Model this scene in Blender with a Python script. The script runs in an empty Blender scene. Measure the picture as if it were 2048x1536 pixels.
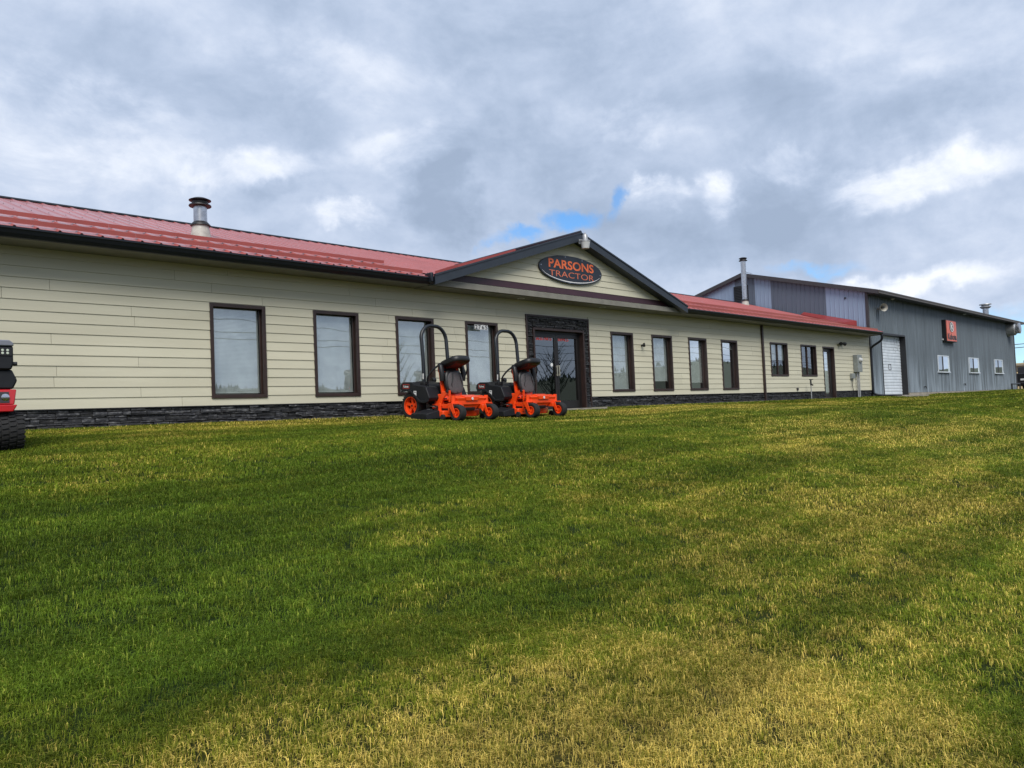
import bpy, math, random
import numpy as np
from mathutils import Vector, Matrix, noise as mnoise
R = math.radians
random.seed(7); rng = np.random.default_rng(7)
S = bpy.context.scene
COL = S.collection

# ------------------------------------------------------------------ camera
YAW, PIT, ROL, FPX, CD, CH = R(46.056), R(2.165), R(-2.349), 1480.0, 13.929, -0.049
fw = Vector((math.cos(YAW)*math.cos(PIT), math.sin(YAW)*math.cos(PIT), math.sin(PIT)))
r0 = Vector((math.sin(YAW), -math.cos(YAW), 0)); u0 = r0.cross(fw)
rt = r0*math.cos(ROL) + u0*math.sin(ROL); up = -r0*math.sin(ROL) + u0*math.cos(ROL)
cd = bpy.data.cameras.new('camera'); cam = bpy.data.objects.new('camera', cd); COL.objects.link(cam)
cam.matrix_world = Matrix(((rt.x, up.x, -fw.x, 0), (rt.y, up.y, -fw.y, -CD), (rt.z, up.z, -fw.z, CH), (0, 0, 0, 1)))
cd.sensor_width = 36; cd.lens = FPX/2048*36; cd.clip_start = .05; cd.clip_end = 6000
S.camera = cam

# ------------------------------------------------------------------ world, sun, exposure
SUN_EL, SUN_AZ = 46, 236      # direction the sun stands in, degrees from +x
W = bpy.data.worlds.new('World'); S.world = W; W.use_nodes = True
nt = W.node_tree; nt.nodes.clear()
def N(t, **k):
    n = nt.nodes.new(t)
    for a, b in k.items(): setattr(n, a, b)
    return n
def L(a, b): nt.links.new(a, b)
def wmath(op, a, b=None, c=None, clamp=False):
    n = N('ShaderNodeMath', operation=op); n.use_clamp = clamp
    for i, v in enumerate((a, b, c)):
        if v is None: continue
        if isinstance(v, (int, float)): n.inputs[i].default_value = v
        else: L(v, n.inputs[i])
    return n.outputs[0]
def wmap(v, a, b, c=0.0, d=1.0):
    n = N('ShaderNodeMapRange'); n.interpolation_type = 'SMOOTHSTEP'
    L(v, n.inputs[0])
    for i, q in enumerate((a, b, c, d)): n.inputs[i+1].default_value = q
    return n.outputs[0]
def wmix(f, a, b):
    n = N('ShaderNodeMix', data_type='RGBA')
    if isinstance(f, (int, float)): n.inputs[0].default_value = f
    else: L(f, n.inputs[0])
    for i, v in ((6, a), (7, b)):
        if isinstance(v, tuple): n.inputs[i].default_value = (*v, 1)
        else: L(v, n.inputs[i])
    return n.outputs[2]
sky = N('ShaderNodeTexSky', sky_type='NISHITA'); sky.sun_disc = False
sky.sun_elevation = R(SUN_EL); sky.sun_rotation = R(90-SUN_AZ); sky.altitude = 1200
sky.ozone_density = 2.0; sky.dust_density = .4
tc = N('ShaderNodeTexCoord'); D = tc.outputs['Generated']
sep = N('ShaderNodeSeparateXYZ'); L(D, sep.inputs[0])
zz = wmath('ADD', wmath('MAXIMUM', sep.outputs[2], 0.0), 0.16)
cmb = N('ShaderNodeCombineXYZ'); L(wmath('DIVIDE', sep.outputs[0], zz), cmb.inputs[0]); L(wmath('DIVIDE', sep.outputs[1], zz), cmb.inputs[1])
P = cmb.outputs[0]
def wnoise(vec, scale, detail=8, rough=.55, dist=0.0, off=(0, 0, 0), sc=(1, 1, 1)):
    m = N('ShaderNodeMapping'); m.inputs['Location'].default_value = off; m.inputs['Scale'].default_value = sc
    L(vec, m.inputs[0]); n = N('ShaderNodeTexNoise'); L(m.outputs[0], n.inputs[0])
    n.inputs['Scale'].default_value = scale; n.inputs['Detail'].default_value = detail
    n.inputs['Roughness'].default_value = rough; n.inputs['Distortion'].default_value = dist
    return n
# direction warped by noise: ragged edges for the single clouds and gaps
wn = wnoise(D, 3.2, 7, .62, off=(3, 1, 7))
vm = N('ShaderNodeVectorMath', operation='MULTIPLY_ADD'); L(wn.outputs['Color'], vm.inputs[0])
vm.inputs[1].default_value = (.30, .30, .22); L(D, vm.inputs[2])
vs = N('ShaderNodeVectorMath', operation='SUBTRACT'); L(vm.outputs[0], vs.inputs[0]); vs.inputs[1].default_value = (.15, .15, .11)
DW = vs.outputs[0]
def blob(az, el, ra, re, k=1.0, soft=.35):
    # soft ellipse on the sky: azimuth/elevation centre and radii in degrees
    a, e = R(az), R(el)
    c = Vector((math.cos(a)*math.cos(e), math.sin(a)*math.cos(e), math.sin(e)))
    t = Vector((-math.sin(a), math.cos(a), 0)); v = c.cross(t)*-1
    s1 = N('ShaderNodeVectorMath', operation='SUBTRACT'); L(DW, s1.inputs[0]); s1.inputs[1].default_value = c
    d1 = N('ShaderNodeVectorMath', operation='DOT_PRODUCT'); L(s1.outputs[0], d1.inputs[0]); d1.inputs[1].default_value = t/math.sin(R(ra))
    d2 = N('ShaderNodeVectorMath', operation='DOT_PRODUCT'); L(s1.outputs[0], d2.inputs[0]); d2.inputs[1].default_value = v/math.sin(R(re))
    d3 = N('ShaderNodeVectorMath', operation='DOT_PRODUCT'); L(D, d3.inputs[0]); d3.inputs[1].default_value = c
    q = wmath('SQRT', wmath('ADD', wmath('MULTIPLY', d1.outputs['Value'], d1.outputs['Value']), wmath('MULTIPLY', d2.outputs['Value'], d2.outputs['Value'])))
    m = wmap(q, 1.0, soft, 0.0, k)
    return wmath('MULTIPLY', m, wmath('GREATER_THAN', d3.outputs['Value'], 0.0))
def wsum(l):
    o = l[0]
    for q in l[1:]: o = wmath('ADD', o, q)
    return o
n1 = wnoise(P, .55, 9, .55, .35, off=(2.3, 5.1, .4)).outputs[0]
n2 = wnoise(D, 5.5, 8, .6, .3, off=(1, 4, 2), sc=(1, 1, 1.9)).outputs[0]
n3 = wnoise(P, 2.1, 8, .6, .2, off=(7, 1, 3)).outputs[0]
# brightness field of the cloud sheet
n4 = wnoise(D, 14, 6, .6, .4, off=(5, 2, 8), sc=(1, 1, 1.6)).outputs[0]
nd = N('ShaderNodeMapping'); nd.inputs['Rotation'].default_value = (R(25), R(-20), R(40)); nd.inputs['Scale'].default_value = (1, 2.6, 1); L(D, nd.inputs[0])
n5 = wnoise(nd.outputs[0], 2.4, 7, .58, .5, off=(2, 9, 1)).outputs[0]
light = wsum([blob(*b) for b in ((35.6, 15.0, 4.6, 1.9, .46), (29.6, 14.8, 2.6, 2.3, .36), (56.5, 13.8, 3.4, 1.5, .26), (65, 18.6, 9, 2.2, .24), (53.5, 20, 5, 2.4, .18), (19.5, 7.4, 11, 1.5, .42, .2),
                                 (16, 15.2, 8, 2.4, .30), (24, 16.5, 4, 1.4, .16), (77, 20, 7, 4, .20), (37, 20, 6, 2.0, .14), (60, 26, 12, 3, .10), (44, 17, 3, 1.2, .12))])
dark = wsum([blob(*b) for b in ((50.6, 16.5, 2.8, 5, .22), (71, 24, 14, 4, .14), (22, 20.5, 9, 3.6, .17), (14.5, 19.6, 5, 2.5, .14), (25.5, 13, 4.5, 3.5, .17), (33, 11, 5, 2.5, .13), (38, 23, 10, 4, .08), (62, 16.3, 3, 1.6, .12), (45, 25, 6, 5, .10))])
f = wmath('ADD', wmath('MULTIPLY', n1, .50), wmath('MULTIPLY', n2, .80))
f = wmath('ADD', f, wmath('MULTIPLY', n3, .30)); f = wmath('ADD', f, wmath('MULTIPLY', n4, .26)); f = wmath('ADD', f, wmath('MULTIPLY', n5, .55))
f = wmath('SUBTRACT', wmath('ADD', wmath('SUBTRACT', f, .725), wmath('MULTIPLY', light, wmap(n2, .34, .64, .15, 1.35))), dark)
cr = N('ShaderNodeValToRGB'); L(f, cr.inputs[0])
E_ = cr.color_ramp.elements
E_[0].position = .20; E_[0].color = (3.0, 3.75, 5.05, 1)
E_[1].position = .96; E_[1].color = (8.0, 8.35, 8.9, 1)
for p_, c_ in ((.34, (3.5, 4.3, 5.7)), (.46, (4.15, 4.95, 6.4)), (.58, (4.95, 5.7, 7.1)), (.74, (6.2, 6.8, 7.95))):
    e = E_.new(p_); e.color = (*c_, 1)
gap = wsum([blob(*b) for b in ((47.4, 12.4, 2.6, .9, .9, .2), (43.6, 13.5, 3.8, 1.1, 1.0, .25), (39.4, 14.7, 1.3, 1.7, .8, .2), (21.6, 9.4, 4.4, .85, 1.0, .2), (11, 2.5, 7, 3.0, .75))])
gn = wmap(n1, .36, .28, 0, .9)
low = wmap(sep.outputs[2], .02, .16, 1, 0)
gapm = wmath('MINIMUM', wmath('ADD', wmath('MULTIPLY', gap, wmap(n2, .62, .44, .15, 1.0)), wmath('MULTIPLY', gn, low)), 1.0)
skyc = N('ShaderNodeMix', data_type='RGBA', blend_type='MULTIPLY'); skyc.inputs[0].default_value = 1
L(sky.outputs[0], skyc.inputs[6]); skyc.inputs[7].default_value = (.80, 1.16, 1.40, 1)
col = wmix(gapm, cr.outputs[0], skyc.outputs[2])
bg = N('ShaderNodeBackground'); bg.inputs[1].default_value = 0.1; L(col, bg.inputs[0])
wo = N('ShaderNodeOutputWorld'); L(bg.outputs[0], wo.inputs[0])
W.cycles.sampling_method = 'MANUAL'; W.cycles.sample_map_resolution = 512

sd = bpy.data.lights.new('sun', 'SUN'); sd.energy = 2.8; sd.angle = R(34); sd.color = (1, .955, .88)
so = bpy.data.objects.new('sun', sd); COL.objects.link(so)
a, e = R(SUN_AZ), R(SUN_EL)
so.rotation_euler = Vector((math.cos(a)*math.cos(e), math.sin(a)*math.cos(e), math.sin(e))).to_track_quat('Z', 'Y').to_euler()
S.render.engine = 'CYCLES'
S.view_settings.view_transform = 'Standard'; S.view_settings.look = 'None'
S.view_settings.exposure = 0.30; S.view_settings.gamma = 1.0; S.view_settings.use_curve_mapping = False
S.cycles.max_bounces = 8; S.cycles.transparent_max_bounces = 16

# ------------------------------------------------------------------ materials
def new_mat(name):
    m = bpy.data.materials.new(name); m.use_nodes = True
    t = m.node_tree; b = t.nodes['Principled BSDF']
    return m, t, b
def mat(name, c, rough=.6, metal=0.0, c2=None, scale=4.0, bump=0.0, bscale=None, spec=.5, rnd=0.0, stretch=(1, 1, 1), coat=0.0, rvar=0.0, lo=.35, hi=.65):
    """procedural: two tones mixed by noise, value jitter per object, fine relief"""
    m, t, b = new_mat(name); n = t.nodes; l = t.links
    b.inputs['Roughness'].default_value = rough; b.inputs['Metallic'].default_value = metal
    b.inputs['Specular IOR Level'].default_value = spec; b.inputs['Coat Weight'].default_value = coat
    tcn = n.new('ShaderNodeTexCoord'); mp = n.new('ShaderNodeMapping'); mp.inputs['Scale'].default_value = stretch
    g = n.new('ShaderNodeNewGeometry'); l.new(g.outputs['Position'], mp.inputs[0])
    no = n.new('ShaderNodeTexNoise'); no.inputs['Scale'].default_value = scale; no.inputs['Detail'].default_value = 6
    l.new(mp.outputs[0], no.inputs[0])
    mr = n.new('ShaderNodeMapRange'); mr.inputs[1].default_value = lo; mr.inputs[2].default_value = hi
    l.new(no.outputs[0], mr.inputs[0])
    mx = n.new('ShaderNodeMix'); mx.data_type = 'RGBA'
    if c2 is None: c2 = tuple(x*.82 for x in c)
    mx.inputs[6].default_value = (*c, 1); mx.inputs[7].default_value = (*c2, 1); l.new(mr.outputs[0], mx.inputs[0])
    out = mx.outputs[2]
    if rnd:
        oi = n.new('ShaderNodeObjectInfo'); r2 = n.new('ShaderNodeMapRange')
        r2.inputs[3].default_value = 1-rnd; r2.inputs[4].default_value = 1+rnd; l.new(oi.outputs['Random'], r2.inputs[0])
        hs = n.new('ShaderNodeHueSaturation'); l.new(r2.outputs[0], hs.inputs['Value']); l.new(out, hs.inputs['Color']); out = hs.outputs[0]
    l.new(out, b.inputs['Base Color'])
    if rvar:
        r3 = n.new('ShaderNodeMapRange'); r3.inputs[3].default_value = rough-rvar; r3.inputs[4].default_value = rough+rvar
        l.new(no.outputs[0], r3.inputs[0]); l.new(r3.outputs[0], b.inputs['Roughness'])
    if bump:
        nb = n.new('ShaderNodeTexNoise'); nb.inputs['Scale'].default_value = bscale or scale*8; nb.inputs['Detail'].default_value = 4
        l.new(mp.outputs[0], nb.inputs[0]); bp = n.new('ShaderNodeBump'); bp.inputs['Strength'].default_value = bump; bp.inputs['Distance'].default_value = .01
        l.new(nb.outputs[0], bp.inputs['Height']); l.new(bp.outputs[0], b.inputs['Normal'])
    return m
def glass(name, refl=.35, tint=(.97, 1, .99), base=.04):
    m, t, b = new_mat(name); n = t.nodes; l = t.links; n.remove(b)
    tr = n.new('ShaderNodeBsdfTransparent'); tr.inputs[0].default_value = (*tint, 1)
    gl = n.new('ShaderNodeBsdfGlossy'); gl.inputs['Roughness'].default_value = .012; gl.inputs[0].default_value = (.93, .97, .97, 1)
    no = n.new('ShaderNodeTexNoise'); no.inputs['Scale'].default_value = .9; no.inputs['Detail'].default_value = 1
    g = n.new('ShaderNodeNewGeometry'); l.new(g.outputs['Position'], no.inputs[0])
    bp = n.new('ShaderNodeBump'); bp.inputs['Strength'].default_value = .25; bp.inputs['Distance'].default_value = .01
    l.new(no.outputs[0], bp.inputs['Height']); l.new(bp.outputs[0], gl.inputs['Normal'])
    fr = n.new('ShaderNodeLayerWeight'); fr.inputs[0].default_value = .35
    mr = n.new('ShaderNodeMapRange'); mr.inputs[3].default_value = refl; mr.inputs[4].default_value = min(1, refl+.45); l.new(fr.outputs['Fresnel'], mr.inputs[0])
    mx = n.new('ShaderNodeMixShader'); l.new(mr.outputs[0], mx.inputs[0]); l.new(tr.outputs[0], mx.inputs[1]); l.new(gl.outputs[0], mx.inputs[2])
    l.new(mx.outputs[0], n['Material Output'].inputs[0])
    return m
M = {}
M['siding'] = mat('cream_siding', (.545, .52, .40), .62, c2=(.485, .46, .35), scale=1.2, bump=.12, bscale=30, rnd=.035, stretch=(.35, 1, 3))
M['sheath'] = mat('wall_sheathing', (.05, .045, .035), .9)
M['maroon'] = mat('maroon_trim', (.045, .014, .022), .5)
M['brown'] = mat('dark_brown_trim', (.024, .013, .011), .45, c2=(.034, .018, .015), scale=6)
M['soffit'] = mat('soffit', (.20, .19, .16), .6)
M['gutter'] = mat('black_gutter', (.010, .012, .018), .35, spec=.4)
M['rake'] = mat('slate_rake', (.022, .029, .040), .45)
M['roof'] = mat('red_metal_roof', (.37, .088, .078), .36, c2=(.31, .070, .062), scale=1.3, spec=.8, rnd=.05, coat=.25)
M['roofdk'] = mat('red_flashing', (.25, .030, .028), .4, spec=.6)
M['screw'] = mat('dark_screw', (.03, .02, .02), .5)
M['stone'] = mat('dark_ledger_stone', (.016, .017, .021), .7, c2=(.17, .17, .175), scale=11, bump=1.0, bscale=45, rnd=.65, stretch=(1, 1, 3.0), lo=.50, hi=.80)
M['mortar'] = mat('dark_mortar', (.010, .010, .011), .9)
M['concrete'] = mat('concrete', (.30, .27, .22), .85, c2=(.2, .18, .15), scale=5, bump=.3)
M['blind'] = mat('white_blind', (.86, .90, .87), .55)
M['room'] = mat('dark_interior', (.035, .036, .036), .9)
M['glass'] = glass('window_glass', .27)
M['glassd'] = glass('door_glass', .20, (.35, .38, .38))
M['glasss'] = glass('shed_glass', .62, (.3, .35, .4))
M['bronze'] = mat('bronze_door_frame', (.012, .010, .010), .4)
M['brass'] = mat('satin_metal_pull', (.45, .42, .33), .35, metal=.7)
M['steel'] = mat('galvanised_steel', (.55, .56, .58), .28, metal=.9, c2=(.38, .39, .41), scale=9, rvar=.12)
M['galv'] = mat('dull_galvanised', (.42, .43, .44), .45, metal=.5, c2=(.30, .30, .30), scale=5)
M['cone'] = mat('grey_flashing_boot', (.50, .49, .44), .5, c2=(.36, .35, .31), scale=8)
M['black'] = mat('black_paint', (.012, .012, .014), .45)
M['plastic'] = mat('black_moulded_plastic', (.007, .008, .011), .55, c2=(.010, .011, .014), scale=12, spec=.35)
M['tube'] = mat('black_powder_coat', (.009, .012, .017), .40)
M['rubber'] = mat('rubber', (.006, .006, .007), .8, c2=(.012, .0115, .011), scale=14, bump=.2)
M['orange'] = mat('orange_paint', (.88, .075, .008), .34, c2=(.82, .06, .006), scale=5, coat=.3)
M['vinyl'] = mat('black_vinyl', (.007, .007, .008), .45)
M['greyseat'] = mat('grey_seat_fabric', (.085, .080, .083), .85, c2=(.062, .058, .062), scale=30)
M['darkred'] = mat('dark_red_panel', (.10, .012, .010), .6)
M['sticker'] = mat('white_sticker', (.75, .75, .75), .5)
M['red'] = mat('red_paint', (.50, .008, .012), .3, coat=.4)
M['grey'] = mat('grey_plastic', (.20, .21, .25), .4)
M['led'] = mat('lamp_lens', (.55, .60, .50), .2)
M['chrome'] = mat('chrome', (.7, .7, .72), .12, metal=1)
M['meter'] = mat('grey_meter_box', (.22, .24, .235), .5)
M['white'] = mat('white_paint', (.60, .65, .70), .5, c2=(.50, .55, .60), scale=3)
M['sign'] = mat('sign_charcoal', (.016, .021, .032), .4)
M['signor'] = mat('sign_orange', (.80, .155, .045), .5)
M['signor2'] = mat('sign_orange_thin', (.62, .16, .08), .5)
M['letred'] = mat('red_lettering', (.65, .05, .03), .5)
M['lensw'] = mat('ribbed_lamp_lens', (.55, .56, .56), .3)
M['gravel'] = mat('gravel', (.36, .32, .26), .9, c2=(.16, .14, .12), scale=18, bump=1, bscale=40)
M['asphalt'] = mat('asphalt', (.05, .05, .052), .85, bump=.3)
M['trim'] = mat('grey_brown_trim', (.045, .042, .046), .45)
M['fascia2'] = mat('taupe_fascia', (.085, .072, .062), .5)
M['ksign'] = mat('orange_sign_face', (.55, .07, .035), .35, c2=(.70, .17, .09), scale=2.2)
def shed_mat(name, c, streak):
    m, t, b = new_mat(name); n = t.nodes; l = t.links
    g = n.new('ShaderNodeNewGeometry'); mp = n.new('ShaderNodeMapping'); mp.inputs['Scale'].default_value = (3.0, 3.0, .22)
    l.new(g.outputs['Position'], mp.inputs[0]); no = n.new('ShaderNodeTexNoise'); no.inputs['Scale'].default_value = 1.2; no.inputs['Detail'].default_value = 4
    l.new(mp.outputs[0], no.inputs[0])
    sp = n.new('ShaderNodeSeparateXYZ'); l.new(g.outputs['Position'], sp.inputs[0])
    mr = n.new('ShaderNodeMapRange'); mr.inputs[1].default_value = 2.2; mr.inputs[2].default_value = .0; l.new(sp.outputs[2], mr.inputs[0])
    m2 = n.new('ShaderNodeMapRange'); m2.inputs[1].default_value = .38; m2.inputs[2].default_value = .72; l.new(no.outputs[0], m2.inputs[0])
    mu = n.new('ShaderNodeMath'); mu.operation = 'MULTIPLY'; l.new(mr.outputs[0], mu.inputs[0]); l.new(m2.outputs[0], mu.inputs[1])
    mu2 = n.new('ShaderNodeMath'); mu2.operation = 'MULTIPLY_ADD'; l.new(m2.outputs[0], mu2.inputs[0]); mu2.inputs[1].default_value = .18; l.new(mu.outputs[0], mu2.inputs[2])
    mx = n.new('ShaderNodeMix'); mx.data_type = 'RGBA'; l.new(mu2.outputs[0], mx.inputs[0])
    mx.inputs[6].default_value = (*c, 1); mx.inputs[7].default_value = (*streak, 1)
    oi = n.new('ShaderNodeObjectInfo'); r2 = n.new('ShaderNodeMapRange'); r2.inputs[3].default_value = .93; r2.inputs[4].default_value = 1.07
    l.new(oi.outputs['Random'], r2.inputs[0]); hs = n.new('ShaderNodeHueSaturation'); l.new(r2.outputs[0], hs.inputs['Value']); l.new(mx.outputs[2], hs.inputs['Color'])
    l.new(hs.outputs[0], b.inputs['Base Color']); b.inputs['Roughness'].default_value = .42; b.inputs['Metallic'].default_value = .15
    return m
M['shed'] = shed_mat('slate_blue_steel', (.105, .128, .148), (.33, .39, .45))
M['shedlt'] = shed_mat('pale_lilac_steel', (.25, .33, .45), (.32, .40, .50))
M['sheddk'] = shed_mat('dull_mauve_steel', (.10, .125, .165), (.16, .18, .23))

# lawn colours: one world-space pattern shared by soil sheet and blades
def lawn_mat(name, blades):
    m, t, b = new_mat(name); n = t.nodes; l = t.links
    g = n.new('ShaderNodeNewGeometry')
    def nz(scale, sc=(1, 1, 1), d=3, off=(0, 0, 0), rot=0):
        mp = n.new('ShaderNodeMapping'); mp.inputs['Scale'].default_value = sc; mp.inputs['Location'].default_value = off; mp.inputs['Rotation'].default_value = (0, 0, R(rot))
        l.new(g.outputs['Position'], mp.inputs[0]); x = n.new('ShaderNodeTexNoise'); x.inputs['Scale'].default_value = scale; x.inputs['Detail'].default_value = d
        l.new(mp.outputs[0], x.inputs[0]); return x.outputs[0]
    def mth(op, a, b_=None, c=None):
        x = n.new('ShaderNodeMath'); x.operation = op
        for i, v in enumerate((a, b_, c)):
            if v is None: continue
            if isinstance(v, (int, float)): x.inputs[i].default_value = v
            else: l.new(v, x.inputs[i])
        return x.outputs[0]
    def mr(v, a, b_, c=0., d=1.):
        x = n.new('ShaderNodeMapRange'); x.interpolation_type = 'SMOOTHSTEP'
        l.new(v, x.inputs[0])
        for i, q in enumerate((a, b_, c, d)): x.inputs[i+1].default_value = q
        return x.outputs[0]
    def spot(cx, cy, rx, ry, k):
        sp = n.new('ShaderNodeVectorMath'); sp.operation = 'SUBTRACT'; l.new(g.outputs['Position'], sp.inputs[0]); sp.inputs[1].default_value = (cx, cy, 0)
        s2 = n.new('ShaderNodeVectorMath'); s2.operation = 'MULTIPLY'; l.new(sp.outputs[0], s2.inputs[0]); s2.inputs[1].default_value = (1/rx, 1/ry, 0)
        le = n.new('ShaderNodeVectorMath'); le.operation = 'LENGTH'; l.new(s2.outputs[0], le.inputs[0])
        return mr(le.outputs['Value'], 1.0, .15, 0, k)
    big = nz(.35, (1, 1.5, 1), 3, (4, 2, 0)); mid = nz(1.6, (1, 1.2, 1), 4, (1, 7, 0)); fine = nz(9, d=3); strip = nz(.8, (.12, 2.2, 1), 2, (0, 3, 0), -6)
    dry = mth('MULTIPLY_ADD', big, .9, mth('MULTIPLY', mid, .75))
    dry = mth('ADD', dry, mth('MULTIPLY', fine, .60)); dry = mth('ADD', dry, mth('MULTIPLY', strip, .30))
    dry = mth('ADD', dry, -1.31)
    for q in SPOTS: dry = mth('ADD', dry, spot(*q))
    dryc = mr(dry, -.35, .75)
    cr = n.new('ShaderNodeValToRGB'); l.new(dryc, cr.inputs[0]); el = cr.color_ramp.elements
    if blades:
        stops = [(0, (.100, .162, .013)), (.35, (.176, .218, .017)), (.65, (.250, .255, .024)), (1, (.31, .270, .042))]
    else:
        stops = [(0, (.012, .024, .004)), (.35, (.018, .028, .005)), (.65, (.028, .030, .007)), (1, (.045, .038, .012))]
    el[0].position, el[0].color = stops[0][0], (*stops[0][1], 1); el[1].position, el[1].color = stops[3][0], (*stops[3][1], 1)
    for p_, c_ in stops[1:3]: e = el.new(p_); e.color = (*c_, 1)
    out = cr.outputs[0]
    if blades:
        at = n.new('ShaderNodeAttribute'); at.attribute_name = 'tone'
        straw = n.new('ShaderNodeMix'); straw.data_type = 'RGBA'
        thr = mr(dryc, 0, 1, .89, .38); df = mth('SUBTRACT', at.outputs['Fac'], thr); 
        l.new(mr(df, -.03, .30, 0, .95), straw.inputs[0]); l.new(out, straw.inputs[6]); straw.inputs[7].default_value = (.66, .50, .125, 1)
        oi = n.new('ShaderNodeObjectInfo'); v = mth('MULTIPLY', mth('MULTIPLY_ADD', oi.outputs['Random'], .55, mth('MULTIPLY_ADD', at.outputs['Fac'], .95, .24)), mr(strip, .36, .64, .80, 1.22))
        hs = n.new('ShaderNodeHueSaturation'); l.new(v, hs.inputs['Value']); l.new(straw.outputs[2], hs.inputs['Color']); out = hs.outputs[0]
        b.inputs['Roughness'].default_value = .6; b.inputs['Specular IOR Level'].default_value = .12
        # light passing through the thin blades
        l.new(out, b.inputs['Base Color'])
        tl = n.new('ShaderNodeBsdfTranslucent'); l.new(out, tl.inputs[0]); mx = n.new('ShaderNodeMixShader'); mx.inputs[0].default_value = .26
        l.new(b.outputs[0], mx.inputs[1]); l.new(tl.outputs[0], mx.inputs[2]); l.new(mx.outputs[0], n['Material Output'].inputs[0])
    else:
        l.new(out, b.inputs['Base Color']); b.inputs['Roughness'].default_value = .95; b.inputs['Specular IOR Level'].default_value = .1
        nb = n.new('ShaderNodeTexNoise'); nb.inputs['Scale'].default_value = 30; nb.inputs['Detail'].default_value = 5; l.new(g.outputs['Position'], nb.inputs[0])
        bp = n.new('ShaderNodeBump'); bp.inputs['Distance'].default_value = .03; l.new(nb.outputs[0], bp.inputs['Height']); l.new(bp.outputs[0], b.inputs['Normal'])
    return m
# (x, y, rx, ry, +dry/-lush)
SPOTS = [(2.6, -12.9, 2.0, 1.3, .18), (4.2, -12.0, 2.6, 1.7, .17), (7.5, -11.5, 6, 4, .22), (1.3, -8.9, 2.2, 2.2, -.28), (3.0, -7.2, 5, 2.4, -.24), (9, -5.8, 7, 1.8, -.16),
         (6, -1.0, 10, 1.3, .28), (20, -2.0, 12, 1.4, .30), (16, -8, 7, 4, .20), (26, -6.5, 8, 1.6, -.14), (34, -2.5, 16, 1.2, .22), (12, -2.9, 5, .9, -.18), (.5, -11.9, 1.4, 1.2, .26), (2.0, -11.6, 3.0, 1.2, .14), (1.2, -11.9, 3.2, 2.0, .26)]
M['soil'] = lawn_mat('lawn_ground', False); M['blade'] = lawn_mat('grass_blades', True)
M['drygrass'] = _dg = mat('dry_hill_grass', (.36, .25, .10), .95, c2=(.22, .17, .075), scale=.05, bump=.2, bscale=1)
_t = _dg.node_tree; _b = _t.nodes['Principled BSDF']; _src = _b.inputs['Base Color'].links[0].from_socket
_g = _t.nodes.new('ShaderNodeNewGeometry'); _s = _t.nodes.new('ShaderNodeSeparateXYZ'); _t.links.new(_g.outputs['Position'], _s.inputs[0])
_r = _t.nodes.new('ShaderNodeMapRange'); _r.inputs[1].default_value = -25; _r.inputs[2].default_value = -70; _t.links.new(_s.outputs[1], _r.inputs[0])
_m = _t.nodes.new('ShaderNodeMix'); _m.data_type = 'RGBA'; _t.links.new(_r.outputs[0], _m.inputs[0]); _t.links.new(_src, _m.inputs[6]); _m.inputs[7].default_value = (.050, .060, .035, 1)
_t.links.new(_m.outputs[2], _b.inputs['Base Color'])
M['conifer'] = mat('conifer_green', (.016, .030, .018), .9)

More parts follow.
